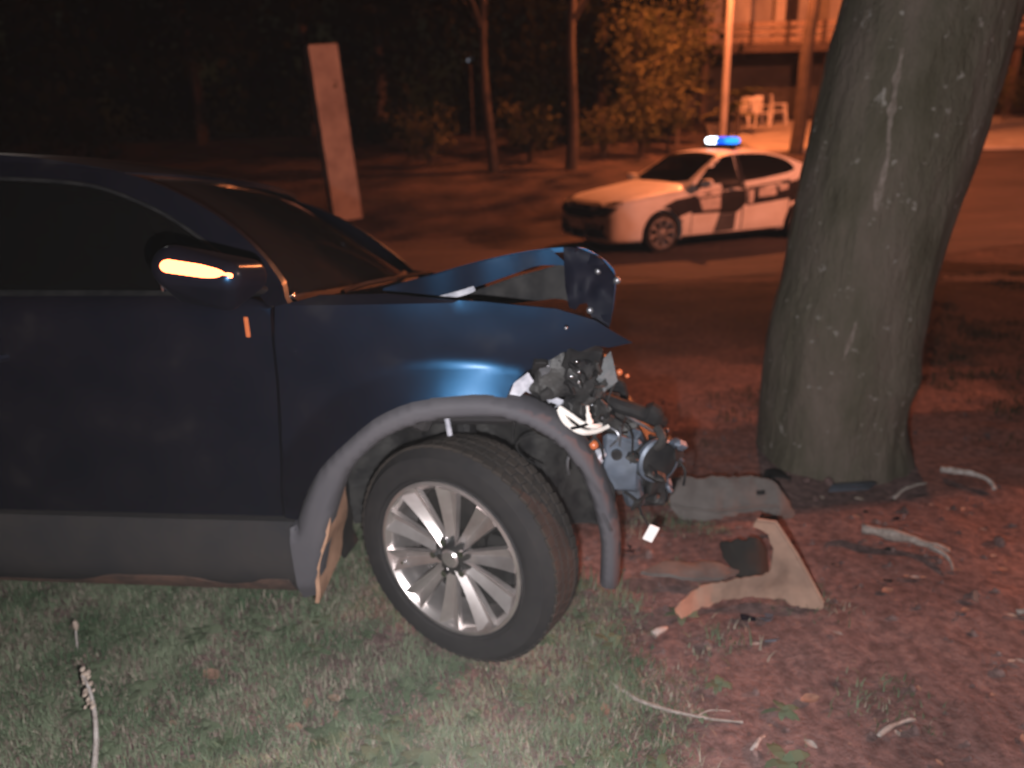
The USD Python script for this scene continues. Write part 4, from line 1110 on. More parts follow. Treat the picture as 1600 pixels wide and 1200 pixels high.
# ------------------------------------------------------------------ house with a raised veranda
h = thing("veranda_house", "house with raised plank-railed veranda lit orange, upper right", "house", (0, 0, 0))
obj("back_wall", box((12.0, 31.2, 5.6), (11.0, 0.3, 3.6)), "house_wall", h)
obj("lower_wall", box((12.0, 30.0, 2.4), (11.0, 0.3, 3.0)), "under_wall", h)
obj("deck_slab", box((12.0, 29.3, 3.90), (10.9, 3.7, 0.14), bevel=0.02), "wood_plank", h)
obj("rim_beam", box((12.0, 27.43, 3.80), (10.9, 0.10, 0.26), bevel=0.015), "wood_dark", h)
for k in range(7):
    obj("joist", box((7.2 + 1.6 * k, 29.2, 3.74), (0.10, 3.3, 0.16)), "wood_dark", h)
obj("roof", [box((12.0, 29.0, 7.45), (12.2, 6.0, 0.16), (4, 0, 0), bevel=0.02)], "wood_dark", h)
for x in (7.94, 9.25, 12.2, 15.4):
    w_ = 0.64 if x < 8.5 else 0.34
    obj("veranda_pillar", box((x, 28.2, 5.65), (w_, 0.34, 3.36), bevel=0.02), "house_wall", h)
for x in (6.75, 10.9, 14.5, 17.2):
    obj("support_post", box((x, 27.8, 2.3), (0.22, 0.22, 3.0), bevel=0.02), "wood_dark", h)
posts = [6.62, 8.12, 9.32, 10.5, 11.7, 12.9, 14.1, 15.3, 16.5, 17.4]
for x in posts:
    obj("rail_post", box((x, 27.36, 4.25), (0.13, 0.09, 0.72), bevel=0.01), "wood_dark", h)
for a, b in zip(posts[:-1], posts[1:]):
    for zr in (4.06, 4.29, 4.52):
        obj("rail_plank", box(((a + b) / 2, 27.40, zr), (b - a - 0.02, 0.035, 0.145), bevel=0.006), "wood_plank", h)
for x in (10.4, 13.6):
    dr = obj("veranda_door", box((x, 31.02, 5.05), (0.95, 0.06, 2.1), bevel=0.01), "wood_dark", h)
    obj("door_knob", trimesh.creation.icosphere(1, 0.04).apply_translation((x + 0.38, 30.96, 5.0)), "steel", dr)
wd = obj("window", box((8.6, 31.02, 5.4), (1.0, 0.06, 1.2), bevel=0.01), "wood_dark", h)
obj("window_pane", box((8.6, 30.985, 5.4), (0.86, 0.02, 1.06)), "patrol_black", wd)

# slim tree in front of the patio
st = thing("slim_tree", "slim dark tree trunk standing before the veranda", "tree", (7.39, 20.4, 0.72))
zt_ = np.linspace(-0.3, 6.5, 14)
obj("trunk", warp(tube(np.stack([0.035 * zt_ + 0.03 * np.sin(zt_ * 2), 0 * zt_, zt_], 1), np.linspace(0.185, 0.10, 14), 14), 0.02, 4, 8), "dark_bark", st, smooth=True)
obj("crown", leaf_cloud(blobs((0.3, 0, 7.6), (1.8, 1.8, 1.3), 2600, 24, 3), 0.2, 3), "tree_leaf", st, smooth=False)


def plastic_chair(label, loc, rz, group=None):
    t = thing("plastic_chair", label, "chair", loc, rz, group)
    obj("seat", box((0, 0, 0.43), (0.46, 0.46, 0.035), bevel=0.015), "plastic_white", t)
    bk = [box((x, 0.225, 0.68), (0.055, 0.03, 0.46), (-9, 0, 0), bevel=0.008) for x in (-0.17, -0.085, 0, 0.085, 0.17)] + [box((0, 0.27, 0.90), (0.46, 0.035, 0.10), (-9, 0, 0), bevel=0.012)]
    obj("backrest", bk, "plastic_white", t)
    for sx in (-1, 1):
        for sy in (-1, 1):
            obj("leg", tube([(sx * 0.20, sy * 0.20, 0.43), (sx * 0.25, sy * 0.25, 0.0)], [0.03, 0.022], 6), "plastic_white", t)
        obj("armrest", [box((sx * 0.245, 0.02, 0.65), (0.05, 0.44, 0.03), bevel=0.01), tube([(sx * 0.24, -0.19, 0.64), (sx * 0.235, -0.2, 0.43)], 0.02, 6)], "plastic_white", t)
    return t


plastic_chair("white plastic chair facing out from under the veranda", (8.05, 25.7, 1.345), 10)
plastic_chair("white plastic chair turned sideways, rightmost under the veranda", (8.75, 26.0, 1.38), 80)
plastic_chair("white plastic chair beside the plant, leftmost on the patio", (7.35, 25.6, 1.325), -70)

# ------------------------------------------------------------------ trees and shrubs behind the road
def back_tree(label, x, y, hgt, rt, rc, seed, nl=2600, lean=0.0, group=None):
    z0 = float(terrain(x, y))
    t = thing("background_tree", label, "tree", (x, y, z0), 0, group)
    r = np.random.default_rng(seed)
    zz = np.linspace(-0.3, hgt * 0.7, 12)
    px = lean * zz + 0.06 * np.sin(zz * 1.3 + seed)
    obj("trunk", warp(tube(np.stack([px, 0.05 * np.cos(zz * 0.9 + seed), zz], 1), np.linspace(rt, rt * 0.45, 12), 10), 0.015, 4, seed), "dark_bark", t, smooth=True)
    C = []
    for k in range(6):
        a = k * 1.05 + r.uniform(-0.4, 0.4)
        zb = hgt * r.uniform(0.36, 0.66)
        bx = np.interp(zb, zz, px)
        e = np.array([bx + rc * 0.6 * math.cos(a), rc * 0.6 * math.sin(a), zb + hgt * r.uniform(0.10, 0.26)])
        obj("limb", tube(spl([(bx, 0, zb), (bx + (e[0] - bx) * 0.5, e[1] * 0.5, zb + (e[2] - zb) * 0.6), e], 4), np.linspace(rt * 0.4, rt * 0.12, 9), 6), "dark_bark", t, smooth=True)
        C.append(blobs(e, (rc * 0.62, rc * 0.62, hgt * 0.15), nl // 6, 9, seed * 7 + k))
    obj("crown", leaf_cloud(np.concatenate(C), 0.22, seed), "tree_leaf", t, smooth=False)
    return t


back_tree("slender background tree with forked stem left of the patrol car", 1.52, 19.2, 7.5, 0.15, 2.3, 51, lean=0.03)
back_tree("thin dim background tree in the middle of the dark wood edge", -0.36, 19.1, 8.0, 0.13, 2.2, 52, lean=-0.02)
back_tree("background tree with a leafy crown above the patrol car", 3.4, 28.5, 8.0, 0.17, 2.6, 53, 3600)
back_tree("background tree just left of the lit lamp pole", 5.3, 29.0, 8.5, 0.16, 2.4, 54, 3400, 0.01)
back_tree("dark background tree behind the leaning post", -4.3, 28.5, 9.0, 0.2, 3.0, 55)
back_tree("dark background tree at the left edge of the wood", -10.5, 28.0, 9.5, 0.22, 3.2, 56)
back_tree("dark background tree above the wrecked car roof", -7.2, 30.5, 10, 0.22, 3.2, 57)
back_tree("dark background tree right of the broad trunk", 19.0, 29.0, 9.0, 0.2, 3.0, 58)
back_tree("dark background tree in the far right corner", 23.0, 27.0, 9.0, 0.2, 3.2, 59)
rs = np.random.default_rng(88)
cs = []
for k in range(110):
    x = rs.uniform(-34, 6.2)
    y = rs.uniform(23, 33)
    cs.append(blobs((x, y, float(terrain(x, y)) + rs.uniform(0.3, 7.5)), (2.2, 1.8, 1.6), 170, 6, 500 + k))
for k in range(50):
    x = rs.uniform(18, 44)
    y = rs.uniform(29, 40)
    cs.append(blobs((x, y, float(terrain(x, y)) + rs.uniform(0.3, 7.5)), (2.2, 1.8, 1.6), 150, 6, 800 + k))
for k in range(46):
    x = -30 + 34 * k / 45
    cs.append(blobs((x, 35.5 + rs.uniform(-0.5, 0.5), float(terrain(x, 35)) + 3.6), (1.3, 0.8, 4.2), 420, 9, 900 + k))
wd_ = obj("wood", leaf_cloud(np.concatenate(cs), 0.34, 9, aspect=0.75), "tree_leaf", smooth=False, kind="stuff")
tag(wd_, "dark unlit wood filling the background behind the road", "wood", kind="stuff")


def shrub(name, label, loc, hgt, spread, n, lsize, seed, cat="shrub", nst=7, mat_="shrub_leaf", aspect=0.35):
    t = thing(name, label, cat, loc)
    r = np.random.default_rng(seed)
    C = []
    stems = []
    for k in range(nst):
        a = r.uniform(0, 6.28)
        e = np.array([spread * r.uniform(0.2, 1) * math.cos(a), spread * r.uniform(0.2, 1) * math.sin(a), hgt * r.uniform(0.6, 1.0)])
        stems.append(tube(spl([(0, 0, -0.1), e * [0.3, 0.3, 0.6], e], 4), np.linspace(0.035, 0.012, 9), 5))
        f = r.uniform(0.45, 1.05, n // nst)[:, None]
        C.append(e * f + r.normal(size=(n // nst, 3)) * [spread * 0.25, spread * 0.25, hgt * 0.08])
    obj("stems", stems, "dark_bark", t)
    obj("foliage", leaf_cloud(np.concatenate(C), lsize, seed, aspect=aspect), mat_, t, smooth=False)
    return t


def big_leaf_plant(label, loc, hgt, seed, n=8):
    t = thing("broadleaf_plant", label, "plant", loc)
    r = np.random.default_rng(seed)
    obj("stem", tube([(0, 0, -0.1), (0.03, 0, hgt * 0.55)], [0.08, 0.05], 8), "dark_bark", t)
    for k in range(n):
        a = k * 6.283 / n + r.uniform(-0.3, 0.3)
        L, W = hgt * r.uniform(0.45, 0.7), hgt * 0.075
        s_ = np.linspace(0, 1, 8)
        el = r.uniform(0.5, 1.2)
        cen = np.stack([np.cos(a) * L * s_ * math.cos(el), np.sin(a) * L * s_ * math.cos(el), hgt * 0.5 + L * (s_ * math.sin(el) - 0.55 * s_ ** 2)], 1)
        wv = W * np.sin(np.pi * np.clip(s_ * 0.93 + 0.05, 0, 1))
        sd_ = np.array([-math.sin(a), math.cos(a), 0])
        V = np.concatenate([cen + sd_ * wv[:, None] - [0, 0, 0.03], cen, cen - sd_ * wv[:, None] - [0, 0, 0.03]])
        F = []
        for i in range(7):
            for b in (0, 8):
                F += [[b + i, b + i + 1, b + i + 9], [b + i, b + i + 9, b + i + 8]]
        obj("leaf", trimesh.Trimesh(V, F, process=False), "shrub_leaf", t, smooth=True)
    return t


big_leaf_plant("drooping broadleaf plant lit orange left of the lamp pole", (4.78, 22.5, 0.95), 2.1, 61, 9)
big_leaf_plant("broadleaf plant at the foot of the lamp pole", (5.9, 21.4, 0.8), 1.7, 62, 8)
big_leaf_plant("tall broadleaf plant between lamp pole and white chairs", (6.75, 23.6, 1.08), 2.2, 63, 8)
shrub("shrub", "tall leafy shrub filling the gap left of the drooping plant", (3.7, 23.2, 0.95), 3.9, 1.3, 1500, 0.22, 91, nst=11)
shrub("shrub", "tall leafy shrub behind the drooping broadleaf plant", (5.1, 24.2, 1.1), 4.2, 1.1, 1500, 0.22, 92, nst=11)
for k, (x, y, hh, lab) in enumerate(((3.5, 20.8, 1.5, "low ragged shrub behind the patrol car bonnet"), (4.3, 21.3, 1.9, "ragged shrub under the drooping broadleaf plant"), (2.5, 20.6, 1.3, "low dark shrub right of the forked tree"), (0.6, 20.4, 1.4, "low dark shrub between the two thin trees"),
                                    (-1.9, 20.2, 1.5, "low dark shrub left of the thin dim tree"), (15.8, 25.6, 1.6, "orange lit shrub at the right edge beyond the trunk"), (17.2, 25.0, 1.3, "smaller shrub at the far right edge"))):
    shrub("shrub", lab, (x, y, float(terrain(x, y))), hh, 0.9, 560, 0.17, 70 + k)
shrub("shrub", "tall roadside shrub beyond the right edge of the picture", (8.0, 5.55, -0.05), 3.0, 1.15, 5200, 0.24, 95, nst=13, mat_="tree_leaf", aspect=0.6)
dl = thing("distant_lamp", "tiny dim white light among the dark trees", "lamp", (-1.05, 26.2, 3.62))
obj("lamp_bulb", trimesh.creation.icosphere(2, 0.11), "distant_glow", dl)
obj("lamp_shade", trimesh.creation.cone(0.2, 0.16, sections=16).apply_translation((0, 0, 0.12)), "steel", dl)
obj("lamp_rod", tube([(0, 0.05, 0.2), (0, 0.05, -2.9)], 0.03, 6), "dark_bark", dl)

# ------------------------------------------------------------------ wreckage on the ground
def shell_piece(name, label, outline, loc, rz, hfn, material, cat, thick=0.012, step=0.03):
    t = thing(name, label, cat, loc, rz)
    obj("shell", panel(Polygon(outline), lambda a, b: np.stack([a, b, hfn(a, b)], 1), step, thick, (0, 0, -1)), material, t, smooth=40)
    return t


def propped_piece(name, label, outline, y0, lean, bow, material, seed, step=0.018, rough_=0.02):
    """a torn plastic shell standing on its lower edge, bowed and leaning back"""
    o = np.array(outline)
    cx = float(o[:, 0].mean())
    z0 = float(o[:, 1].min())
    t = thing(name, label, "car part", (cx, y0, 0))
    ring = spl(np.vstack([o, o[:1]]) - [cx, z0 + 0.004], 10)[:-1]
    p3 = np.column_stack([ring * 45, np.full(len(ring), seed)])
    ring = ring + 0.016 * (np.stack([fbm(p3, 3, seed), fbm(p3 + 50, 3, seed)], 1) - 0.5) + 0.006 * (np.stack([noise(p3 * 3, 1), noise(p3 * 3, 2)], 1) - 0.5)
    half = np.abs(ring[:, 0]).max()
    fn = lambda a, b: np.stack([a, lean * b + bow * (a / half) ** 2 + rough_ * (fbm(np.stack([a * 9, b * 9, 0 * a], -1), 3, seed) - 0.5), b], 1)
    obj("shell", panel(Polygon(ring).buffer(0), fn, step, 0.007), material, t, smooth=45)
    return t, fn, z0


t, fn_, z0_ = propped_piece("bumper_piece", "grey curved bumper fragment lying at the tree's foot", [(0.632, 0.105), (0.647, 0.148), (0.691, 0.175), (0.841, 0.18), (1.057, 0.154), (1.1, 0.105), (1.152, 0.013), (1.099, 0.0), (1.005, 0.047), (0.878, 0.043), (0.701, 0.014), (0.643, 0.048)], 2.74, 0.55, 0.08, "grey_shell", 2, rough_=0.08)
for k, (x_, z_, w_) in enumerate(((0.13, 0.11, 0.04),)):
    q_ = fn_(np.array([x_]), np.array([z_]))[0]
    obj("clip_hole", box(q_ + [0, -0.004, 0], (w_, 0.006, 0.018), (-25, 0, 0), bevel=0.002), "black_plastic", t)
obj("rib", tube(fn_(np.linspace(-0.22, 0.2, 9), np.full(9, 0.06)) + [0, -0.004, 0], 0.006, 6), "grey_shell", t)
t, fn_, z0_ = propped_piece("torn_bumper_skin", "tan torn bumper skin with a curved fin, propped on the dirt", [(0.811, 0.277), (0.874, 0.267), (0.937, 0.17), (1.007, 0.035), (0.983, 0.0), (0.801, 0.04), (0.542, 0.033), (0.508, 0.068), (0.731, 0.104), (0.836, 0.122), (0.863, 0.172), (0.852, 0.223), (0.803, 0.253)], 2.20, 0.34, -0.11, "tan_shell", 7, rough_=0.07)
obj("fin_edge", tube(fn_(np.array([p[0] for p in [(-0.0, 0.277), (0.063, 0.267), (0.126, 0.17), (0.196, 0.035)]]), np.array([p[1] for p in [(-0.0, 0.277), (0.063, 0.267), (0.126, 0.17), (0.196, 0.035)]])) + [0, -0.003, 0], 0.007, 6), "tan_shell", t)
t, fn_, z0_ = propped_piece("liner_scrap", "dark crumpled scrap of wheel liner behind the torn skin", [(0.76, 0.038), (0.745, 0.077), (0.785, 0.118), (0.85, 0.132), (0.898, 0.092), (0.911, 0.034), (0.852, 0.0), (0.796, 0.008)], 2.34, 0.6, 0.10, "liner_plastic", 4, rough_=0.16)
t = shell_piece("liner_scrap", "flat blue grey plastic scrap left of the torn skin", [(-0.18, -0.03), (-0.10, 0.04), (0.05, 0.05), (0.16, 0.0), (0.10, -0.05), (-0.06, -0.05)], (0.62, 2.36, 0.0), -8, lambda a, b: 0.03 + 0.03 * np.cos(b * 12) + 0.03 * (fbm(np.stack([a * 12, b * 12, 0 * a], -1), 3, 14) - 0.5), "grey_shell", "car part", step=0.02)
t = shell_piece("dark_shard", "black plastic shard against the left of the tree base", [(-0.06, -0.03), (-0.03, 0.04), (0.05, 0.045), (0.06, -0.03)], (1.16, 3.11, 0.0), 5, lambda a, b: 0.035 + 0.025 * np.cos(a * 20) + 0 * b, "black_plastic", "car part", step=0.015)
t = shell_piece("dark_shard", "long dark plastic shard in front of the tree base", [(-0.12, -0.025), (-0.07, 0.03), (0.06, 0.035), (0.11, 0.0), (0.06, -0.03)], (1.46, 3.0, 0.0), 6, lambda a, b: 0.03 + 0.02 * np.cos(b * 30) + 0.0 * a, "panel_steel", "car part", step=0.015)


def stick(label, pts, rad, m="stick_bark", twigs=(), name="stick", group=None):
    P = np.array([(x, y, z + float(ground_z(x, y)) + rad * 0.8) for x, y, z in pts])
    c = P.mean(0) * [1, 1, 0]
    t = thing(name, label, "stick", c, 0, group)
    S = spl(P - c, 6)
    S = S + (np.stack([fbm(S * 14 + 31 * k_, 3, 2 + k_) for k_ in range(3)], 1) - 0.5) * rad * [2.6, 2.6, 0.8]
    w = np.linspace(1.1, 0.6, len(S)) * rad * (1 + 0.7 * (noise(S * 45, 3) - 0.5))
    obj("branch", warp(tube(S, w, 7), rad * 0.25, 30, 5), m, t, smooth=True)
    for tw in twigs:
        Q = np.array([(x, y, z + float(ground_z(x, y)) + rad * 0.8) for x, y, z in tw]) - c
        obj("twig", tube(spl(Q, 4), np.linspace(rad * 0.6, rad * 0.2, (len(Q) - 1) * 4 + 1), 6), m, t, smooth=True)
    return t


stick("pale stripped branch with a short fork on red dirt right of the torn skin", [(1.33, 2.62, 0.03), (1.43, 2.55, 0.03), (1.53, 2.49, 0.02), (1.60, 2.48, 0.01)], 0.021, "stick_bark", [[(1.53, 2.49, 0.02), (1.56, 2.42, 0.01), (1.545, 2.36, 0.0)]])
stick("pale curved stick on the dirt right of the tree base", [(1.93, 3.15, 0.02), (2.0, 3.08, 0.03), (2.05, 3.02, 0.02), (2.06, 2.96, 0.0)], 0.016, "pale_stick")
stick("thin bowed twig between the branch and the tree base", [(1.62, 2.95, 0.0), (1.70, 3.0, 0.03), (1.80, 3.03, 0.02)], 0.009, "stick_bark")
stick("thin grey twig at the right edge of the dirt", [(1.62, 2.12, 0.0), (1.72, 2.10, 0.02), (1.85, 2.09, 0.01)], 0.008, "stick_bark")
stick("long thin root like twig lying from grass to dirt", [(0.26, 1.86, 0.0), (0.36, 1.76, 0.01), (0.48, 1.70, 0.01), (0.60, 1.68, 0.0)], 0.006, "stick_bark", [[(0.48, 1.70, 0.01), (0.53, 1.72, 0.01), (0.58, 1.72, 0.0)]])
stick("pale wood chip at the edge of the grass", [(0.425, 2.05, 0.0), (0.45, 2.065, 0.01), (0.475, 2.085, 0.0)], 0.012, "pale_stick")
stick("short pale twig on the dirt at the bottom of the picture", [(0.60, 1.58, 0.0), (0.625, 1.61, 0.01), (0.645, 1.63, 0.0)], 0.006, "pale_stick")
stick("slanted grey twig on the dirt, lower right", [(0.94, 1.62, 0.0), (1.0, 1.65, 0.01), (1.06, 1.665, 0.0)], 0.007, "stick_bark")
# dry stalk in the grass, lower left
t = thing("grass_stalk", "pale dry seed stalk rising from the grass, lower left", "plant", (-1.09, 1.55, 0.02))
obj("stem", tube(spl([(0.0, 0.0, 0.0), (-0.035, 0.10, 0.055), (-0.075, 0.17, 0.10), (-0.12, 0.22, 0.12)], 6), np.linspace(0.0075, 0.004, 19), 7), "pale_stick", t)
for k in range(16):
    f = 0.55 + 0.45 * k / 15
    c = np.array([-0.12 * f, 0.22 * f + 0.02, 0.02 + 0.10 * f]) + rs.normal(size=3) * 0.008
    obj("seed_head", trimesh.creation.icosphere(1, rs.uniform(0.004, 0.009)).apply_scale((1, 1.5, 1)).apply_translation(c), "pale_leaf", t)
t = thing("grass_stalk", "short pale seed tip in the grass above the dry stalk", "plant", (-1.405, 2.06, 0.03))
obj("stem", tube([(0, 0, -0.03), (0.005, 0.01, 0.05)], [0.003, 0.003], 6), "pale_stick", t)
obj("seed_head", trimesh.creation.icosphere(1, 0.009).apply_scale((1, 1, 2.2)).apply_translation((0.006, 0.012, 0.06)), "pale_leaf", t)


def flat_leaf(label, x, y, size, rz, m, group=None, curl=0.3):
    t_ = np.linspace(0, 1, 7)
    w = size * 0.28 * np.sin(np.pi * np.clip(t_ * 0.94 + 0.04, 0, 1))
    cen = np.stack([size * (t_ - 0.5), 0 * t_, size * curl * (t_ - 0.5) ** 2], 1)
    V = np.concatenate([cen + np.stack([0 * w, w, w * 0.45], 1), cen, cen + np.stack([0 * w, -w, w * 0.35], 1)])
    F = []
    for i in range(6):
        for b in (0, 7):
            F += [[b + i, b + i + 1, b + i + 8], [b + i, b + i + 8, b + i + 7]]
    V[:, :2] = rot2(V[:, :2], math.radians(rz))
    V += [x, y, float(ground_z(x, y)) + 0.007]
    p = obj("fallen_leaf", trimesh.Trimesh(V, F, process=False), m, smooth=True)
    tag(p, label, "leaf", group)


for lab, x, y, s, a, m in (("curled tan dry leaf on the dirt below the torn skin", 0.815, 1.76, 0.062, 15, "dead_leaf"), ("orange dry leaf right of the torn skin's corner", 1.262, 2.25, 0.05, 20, "dead_leaf"), ("pinkish dry leaf in the grass under the sill", -0.93, 1.93, 0.075, -30, "dead_leaf"),
                           ("small bright leaf on the dirt at the bottom edge", 0.83, 1.45, 0.03, 60, "pale_leaf"), ("tan leaf in the grass left of the wheel, lowest", -0.86, 1.58, 0.06, -15, "dead_leaf")):
    flat_leaf(lab, x, y, s, a, m)
rl = np.random.default_rng(31)
for k in range(34):
    for _ in range(40):
        x, y = rl.uniform(0.35, 2.0), rl.uniform(1.35, 3.0)
        if x > 0.45 + 0.25 * (y < 1.7) and not (0.4 < x < 1.3 and 2.1 < y < 3.0) and x < 0.35 + 0.62 * y:
            break
    flat_leaf("small dry leaf fallen on the bare red dirt", x, y, rl.uniform(0.018, 0.042), rl.uniform(0, 360), ["dead_leaf", "pale_leaf", "dead_leaf", "stick_bark"][k % 4], "dry leaves on the dirt")
for k in range(26):
    flat_leaf("small dry leaf caught in the grass below the car", rl.uniform(-1.5, 0.35), rl.uniform(1.2, 1.85), rl.uniform(0.025, 0.055), rl.uniform(0, 360), ["dead_leaf", "dead_leaf", "pale_leaf"][k % 3], "dry leaves in the grass")
for k in range(26):
    while True:
        x, y = rl.uniform(0.35, 1.75), rl.uniform(2.0, 3.05)
        if np.hypot(x - 1.56, y - 3.47) > 0.5:
            break
    s = rl.uniform(0.012, 0.04)
    an = np.sort(rl.uniform(0, 6.283, 5))
    po = np.stack([np.cos(an), np.sin(an) * 0.6], 1) * s * rl.uniform(0.5, 1.1, (5, 1))
    m = trimesh.creation.extrude_polygon(Polygon(po).convex_hull, 0.004, engine="earcut")
    m.apply_transform(trimesh.transformations.rotation_matrix(rl.uniform(-0.5, 0.5), [1, 0.3, 0]))
    m.apply_translation((x, y, float(ground_z(x, y)) + 0.008))
    tag(obj("plastic_fragment", m, ["grey_shell", "black_plastic", "blue_inside", "panel_steel"][k % 4], smooth=False), "small sharp splinter of broken car plastic near the tree", "fragment", "splinters between car and tree")
lc = []
for k in range(2600):
    x, y = rl.uniform(-1.8, 2.8), rl.uniform(1.1, 4.2)
    if rl.uniform() < 0.25 + 0.9 * noise(np.array([[x * 1.7, y * 1.7, 3.0]]))[0]:
        lc.append((x, y, float(ground_z(x, y)) + 0.006))
lm = leaf_cloud(np.array(lc), 0.013, 44, droop=0.0, aspect=0.45)
lv = lm.vertices.reshape(-1, 5, 3)
ctr = lv[:, :1]
lm.vertices = ((lv - ctr) * [1, 1, 0.25] + ctr).reshape(-1, 3)
tag(obj("leaf_litter", lm, "dead_leaf", smooth=False, kind="stuff"), "crumbled leaf bits and bark chips strewn over the soil", "litter", kind="stuff")
# stones and crumbs of earth
ps = []
for k in range(1500):
    x, y = rl.uniform(0.0, 2.6), rl.uniform(1.2, 4.2)
    if rl.uniform() > noise(np.array([[x * 2.2, y * 2.2, 1.0]]))[0] + 0.15:
        continue
    s = rl.gamma(2.0, 0.0028)
    m = trimesh.creation.icosphere(1 if s > 0.008 else 0, s)
    m.vertices = m.vertices * rl.uniform(0.6, 1.3, 3) + [x, y, float(ground_z(x, y)) + s * 0.2]
    ps.append(m)
pb_ = obj("earth_crumbs", ps, "earth", smooth=False, kind="stuff")
tag(pb_, "crumbs of red earth and grit strewn on the bare ground", "gravel", kind="stuff")

# ------------------------------------------------------------------ grass
def weed(seed, n, size):
    r = np.random.default_rng(seed)
    P, F = [], []
    for k in range(n):
        a = k * 6.283 / n + r.uniform(-0.4, 0.4)
        L, W, el = size * r.uniform(0.6, 1.2), size * 0.2, r.uniform(0.15, 0.7)
        s_ = np.array([0, 0.35, 0.7, 1.0])
        cen = np.stack([np.cos(a) * L * s_, np.sin(a) * L * s_, L * (el * s_ - 0.5 * s_ ** 2) + 0.008], 1)
        w = (W * np.array([0.15, 0.9, 0.8, 0.02]))[:, None] * np.array([-math.sin(a), math.cos(a), 0.25])
        b = 8 * len(P)
        P.append(np.concatenate([cen + w, cen - w]))
        for i in range(3):
            F += [[b + i, b + i + 4, b + i + 5], [b + i, b + i + 5, b + i + 1]]
    return trimesh.Trimesh(np.concatenate(P), F, process=False)


def tuft(seed, n, hgt, spread, wid):
    r = np.random.default_rng(seed)
    a, lean = r.uniform(0, 6.283, n), r.uniform(0.1, 1.15, n)
    hh = hgt * r.uniform(0.45, 1.2, n)
    b = r.normal(size=(n, 2)) * spread
    d = np.stack([np.cos(a), np.sin(a)], 1)
    w = wid * r.uniform(0.6, 1.3, n)[:, None]
    sv = np.stack([-np.sin(a + r.uniform(-0.8, 0.8, n)), np.cos(a), 0 * a], 1)
    P = []
    for t in (0, 0.4, 0.75, 1.0):
        c = np.column_stack([b + d * (hh * np.sin(lean) * t ** 1.6)[:, None], hh * np.cos(lean * t) * t])
        ww = w * (1 - t) ** 0.7
        P += [c - sv * ww, c + sv * ww] if t < 1 else [c]
    P = np.stack(P, 1)
    F = np.array([[0, 1, 3], [0, 3, 2], [2, 3, 5], [2, 5, 4], [4, 5, 6]])
    return trimesh.Trimesh(P.reshape(-1, 3), (F[None] + 7 * np.arange(n)[:, None, None]).reshape(-1, 3), process=False)


def instancer(name, protos, pos, label, seed):
    r = np.random.default_rng(seed)
    pi = UsdGeom.PointInstancer.Define(stage, numbered("/World", name))
    rel = pi.CreatePrototypesRel()
    for k, (m, mm) in enumerate(protos):
        rel.AddTarget(obj("tuft", m, mm, pi.GetPrim(), smooth=False).GetPath())
    n = len(pos)
    pi.CreateProtoIndicesAttr(Vt.IntArray.FromNumpy(r.integers(0, len(protos), n).astype(np.int32)))
    pi.CreatePositionsAttr(Vt.Vec3fArray.FromNumpy(np.asarray(pos, np.float32)))
    ang = r.uniform(0, np.pi, n)
    pi.CreateOrientationsAttr(Vt.QuathArray([Gf.Quath(float(math.cos(a)), 0, 0, float(math.sin(a))) for a in ang]))
    sc = r.uniform(0.55, 1.25, n) * (0.65 + 0.8 * fbm(np.asarray(pos) * [2.6, 2.6, 0], 3, 41))
    pi.CreateScalesAttr(Vt.Vec3fArray.FromNumpy(np.stack([sc, sc, sc * r.uniform(0.7, 1.2, n)], 1).astype(np.float32)))
    tag(pi.GetPrim(), label, "grass", kind="stuff")


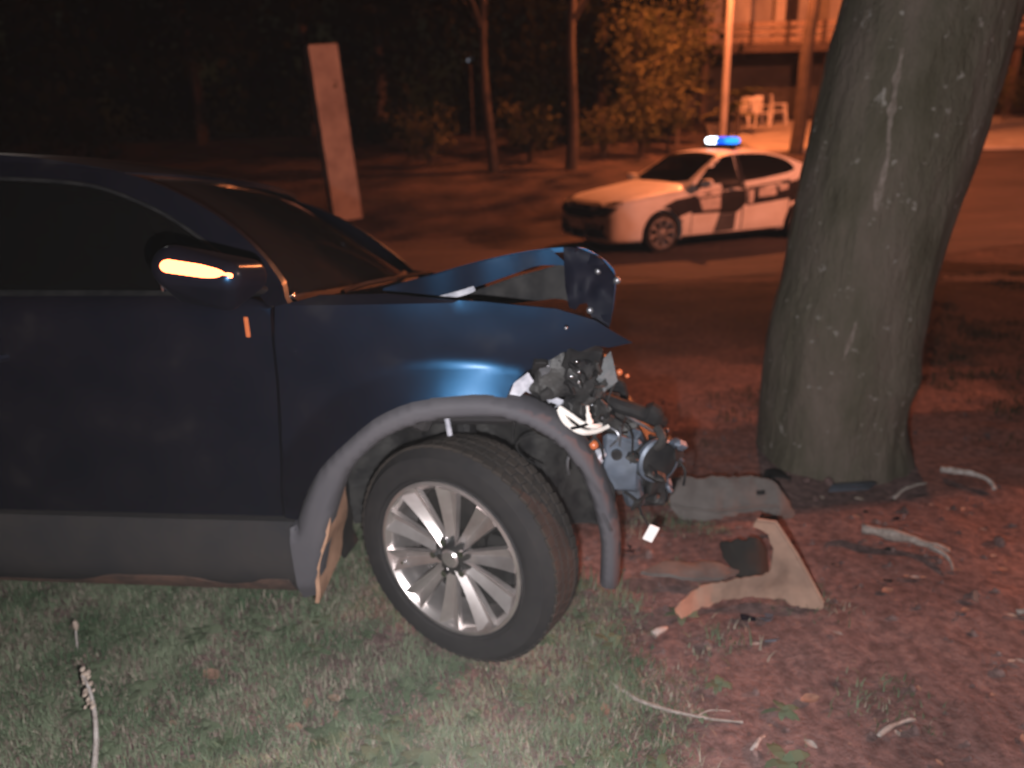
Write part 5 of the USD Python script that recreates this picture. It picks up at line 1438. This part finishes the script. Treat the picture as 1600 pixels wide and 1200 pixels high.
rg = np.random.default_rng(17)
wx, wy = rg.uniform(-2.6, 0.75, 260), rg.uniform(0.9, 2.2, 260)
kw = rg.uniform(size=260) < 0.15 + sst(0.45, 0.65, fbm(np.stack([wx * 1.6, wy * 1.6, 0 * wx], -1), 3, 77))
instancer("weeds", [(weed(1, 7, 0.05), "weed_green"), (weed(2, 9, 0.038), "weed_green"), (weed(3, 6, 0.06), "weed_green")], np.stack([wx, wy, ground_z(wx, wy) + 0.006], 1)[kw], "small broad leaved weeds among the grass", 9)
x, y = rg.uniform(-3.4, 1.1, 21000), rg.uniform(0.75, 3.2, 21000)
edge = np.interp(y, [0.7, 1.3, 1.45, 1.7, 2.1, 2.3, 2.6, 3.2], [0.35, 0.42, 0.50, 0.52, 0.40, 0.25, 0.1, 0.0]) + 0.30 * (fbm(np.stack([x * 0 + 1, y * 3, 0 * y], -1), 3, 6) - 0.5)
dens = sst(0.10, -0.22, x - edge) * (0.72 + 0.28 * sst(0.38, 0.55, fbm(np.stack([x * 2.2, y * 2.2, 0 * x], -1), 3, 11)))
dens = np.where((x - edge > 0.02) & (fbm(np.stack([x * 4, y * 4, 0 * x], -1), 3, 18) > 0.62), 0.12, dens)
k = rg.uniform(size=len(x)) < dens * 0.95
pos = np.stack([x, y, ground_z(x, y) - 0.004], 1)[k]
instancer("grass", [(tuft(1, 34, 0.046, 0.030, 0.0020), "blade_green"), (tuft(2, 30, 0.036, 0.034, 0.0018), "blade_green"), (tuft(3, 26, 0.030, 0.036, 0.0021), "blade_green"), (tuft(4, 22, 0.034, 0.036, 0.0018), "blade_dry"), (tuft(5, 24, 0.024, 0.036, 0.0020), "blade_dry")], pos, "short mixed green and dry grass under and before the wrecked car", 5)
x, y = rg.uniform(-9, 12, 9000), rg.uniform(3.4, 9.0, 9000)
dens = sst(0.50, 0.66, fbm(np.stack([x * 0.8, y * 0.8, 0 * x], -1), 3, 23)) * 0.8 + 0.35 * sst(1.9, 2.6, x) * sst(6.2, 5.2, y)
k = rg.uniform(size=len(x)) < dens * (np.hypot(x - 1.56, y - 3.47) > 0.55)
instancer("grass", [(tuft(11, 26, 0.06, 0.05, 0.003), "blade_dark"), (tuft(12, 22, 0.05, 0.06, 0.003), "blade_dark")], np.stack([x, y, ground_z(x, y) - 0.004], 1)[k], "sparse dark grass on the verge behind the broad trunk", 6)

# ------------------------------------------------------------------ thin night mist over the whole place
hz = obj("haze", box((0.0, 80.0, 7.5), (340.0, 320.0, 19.0)), "night_air", smooth=False, kind="stuff")
tag(hz, "thin mist in the night air", None, kind="stuff")
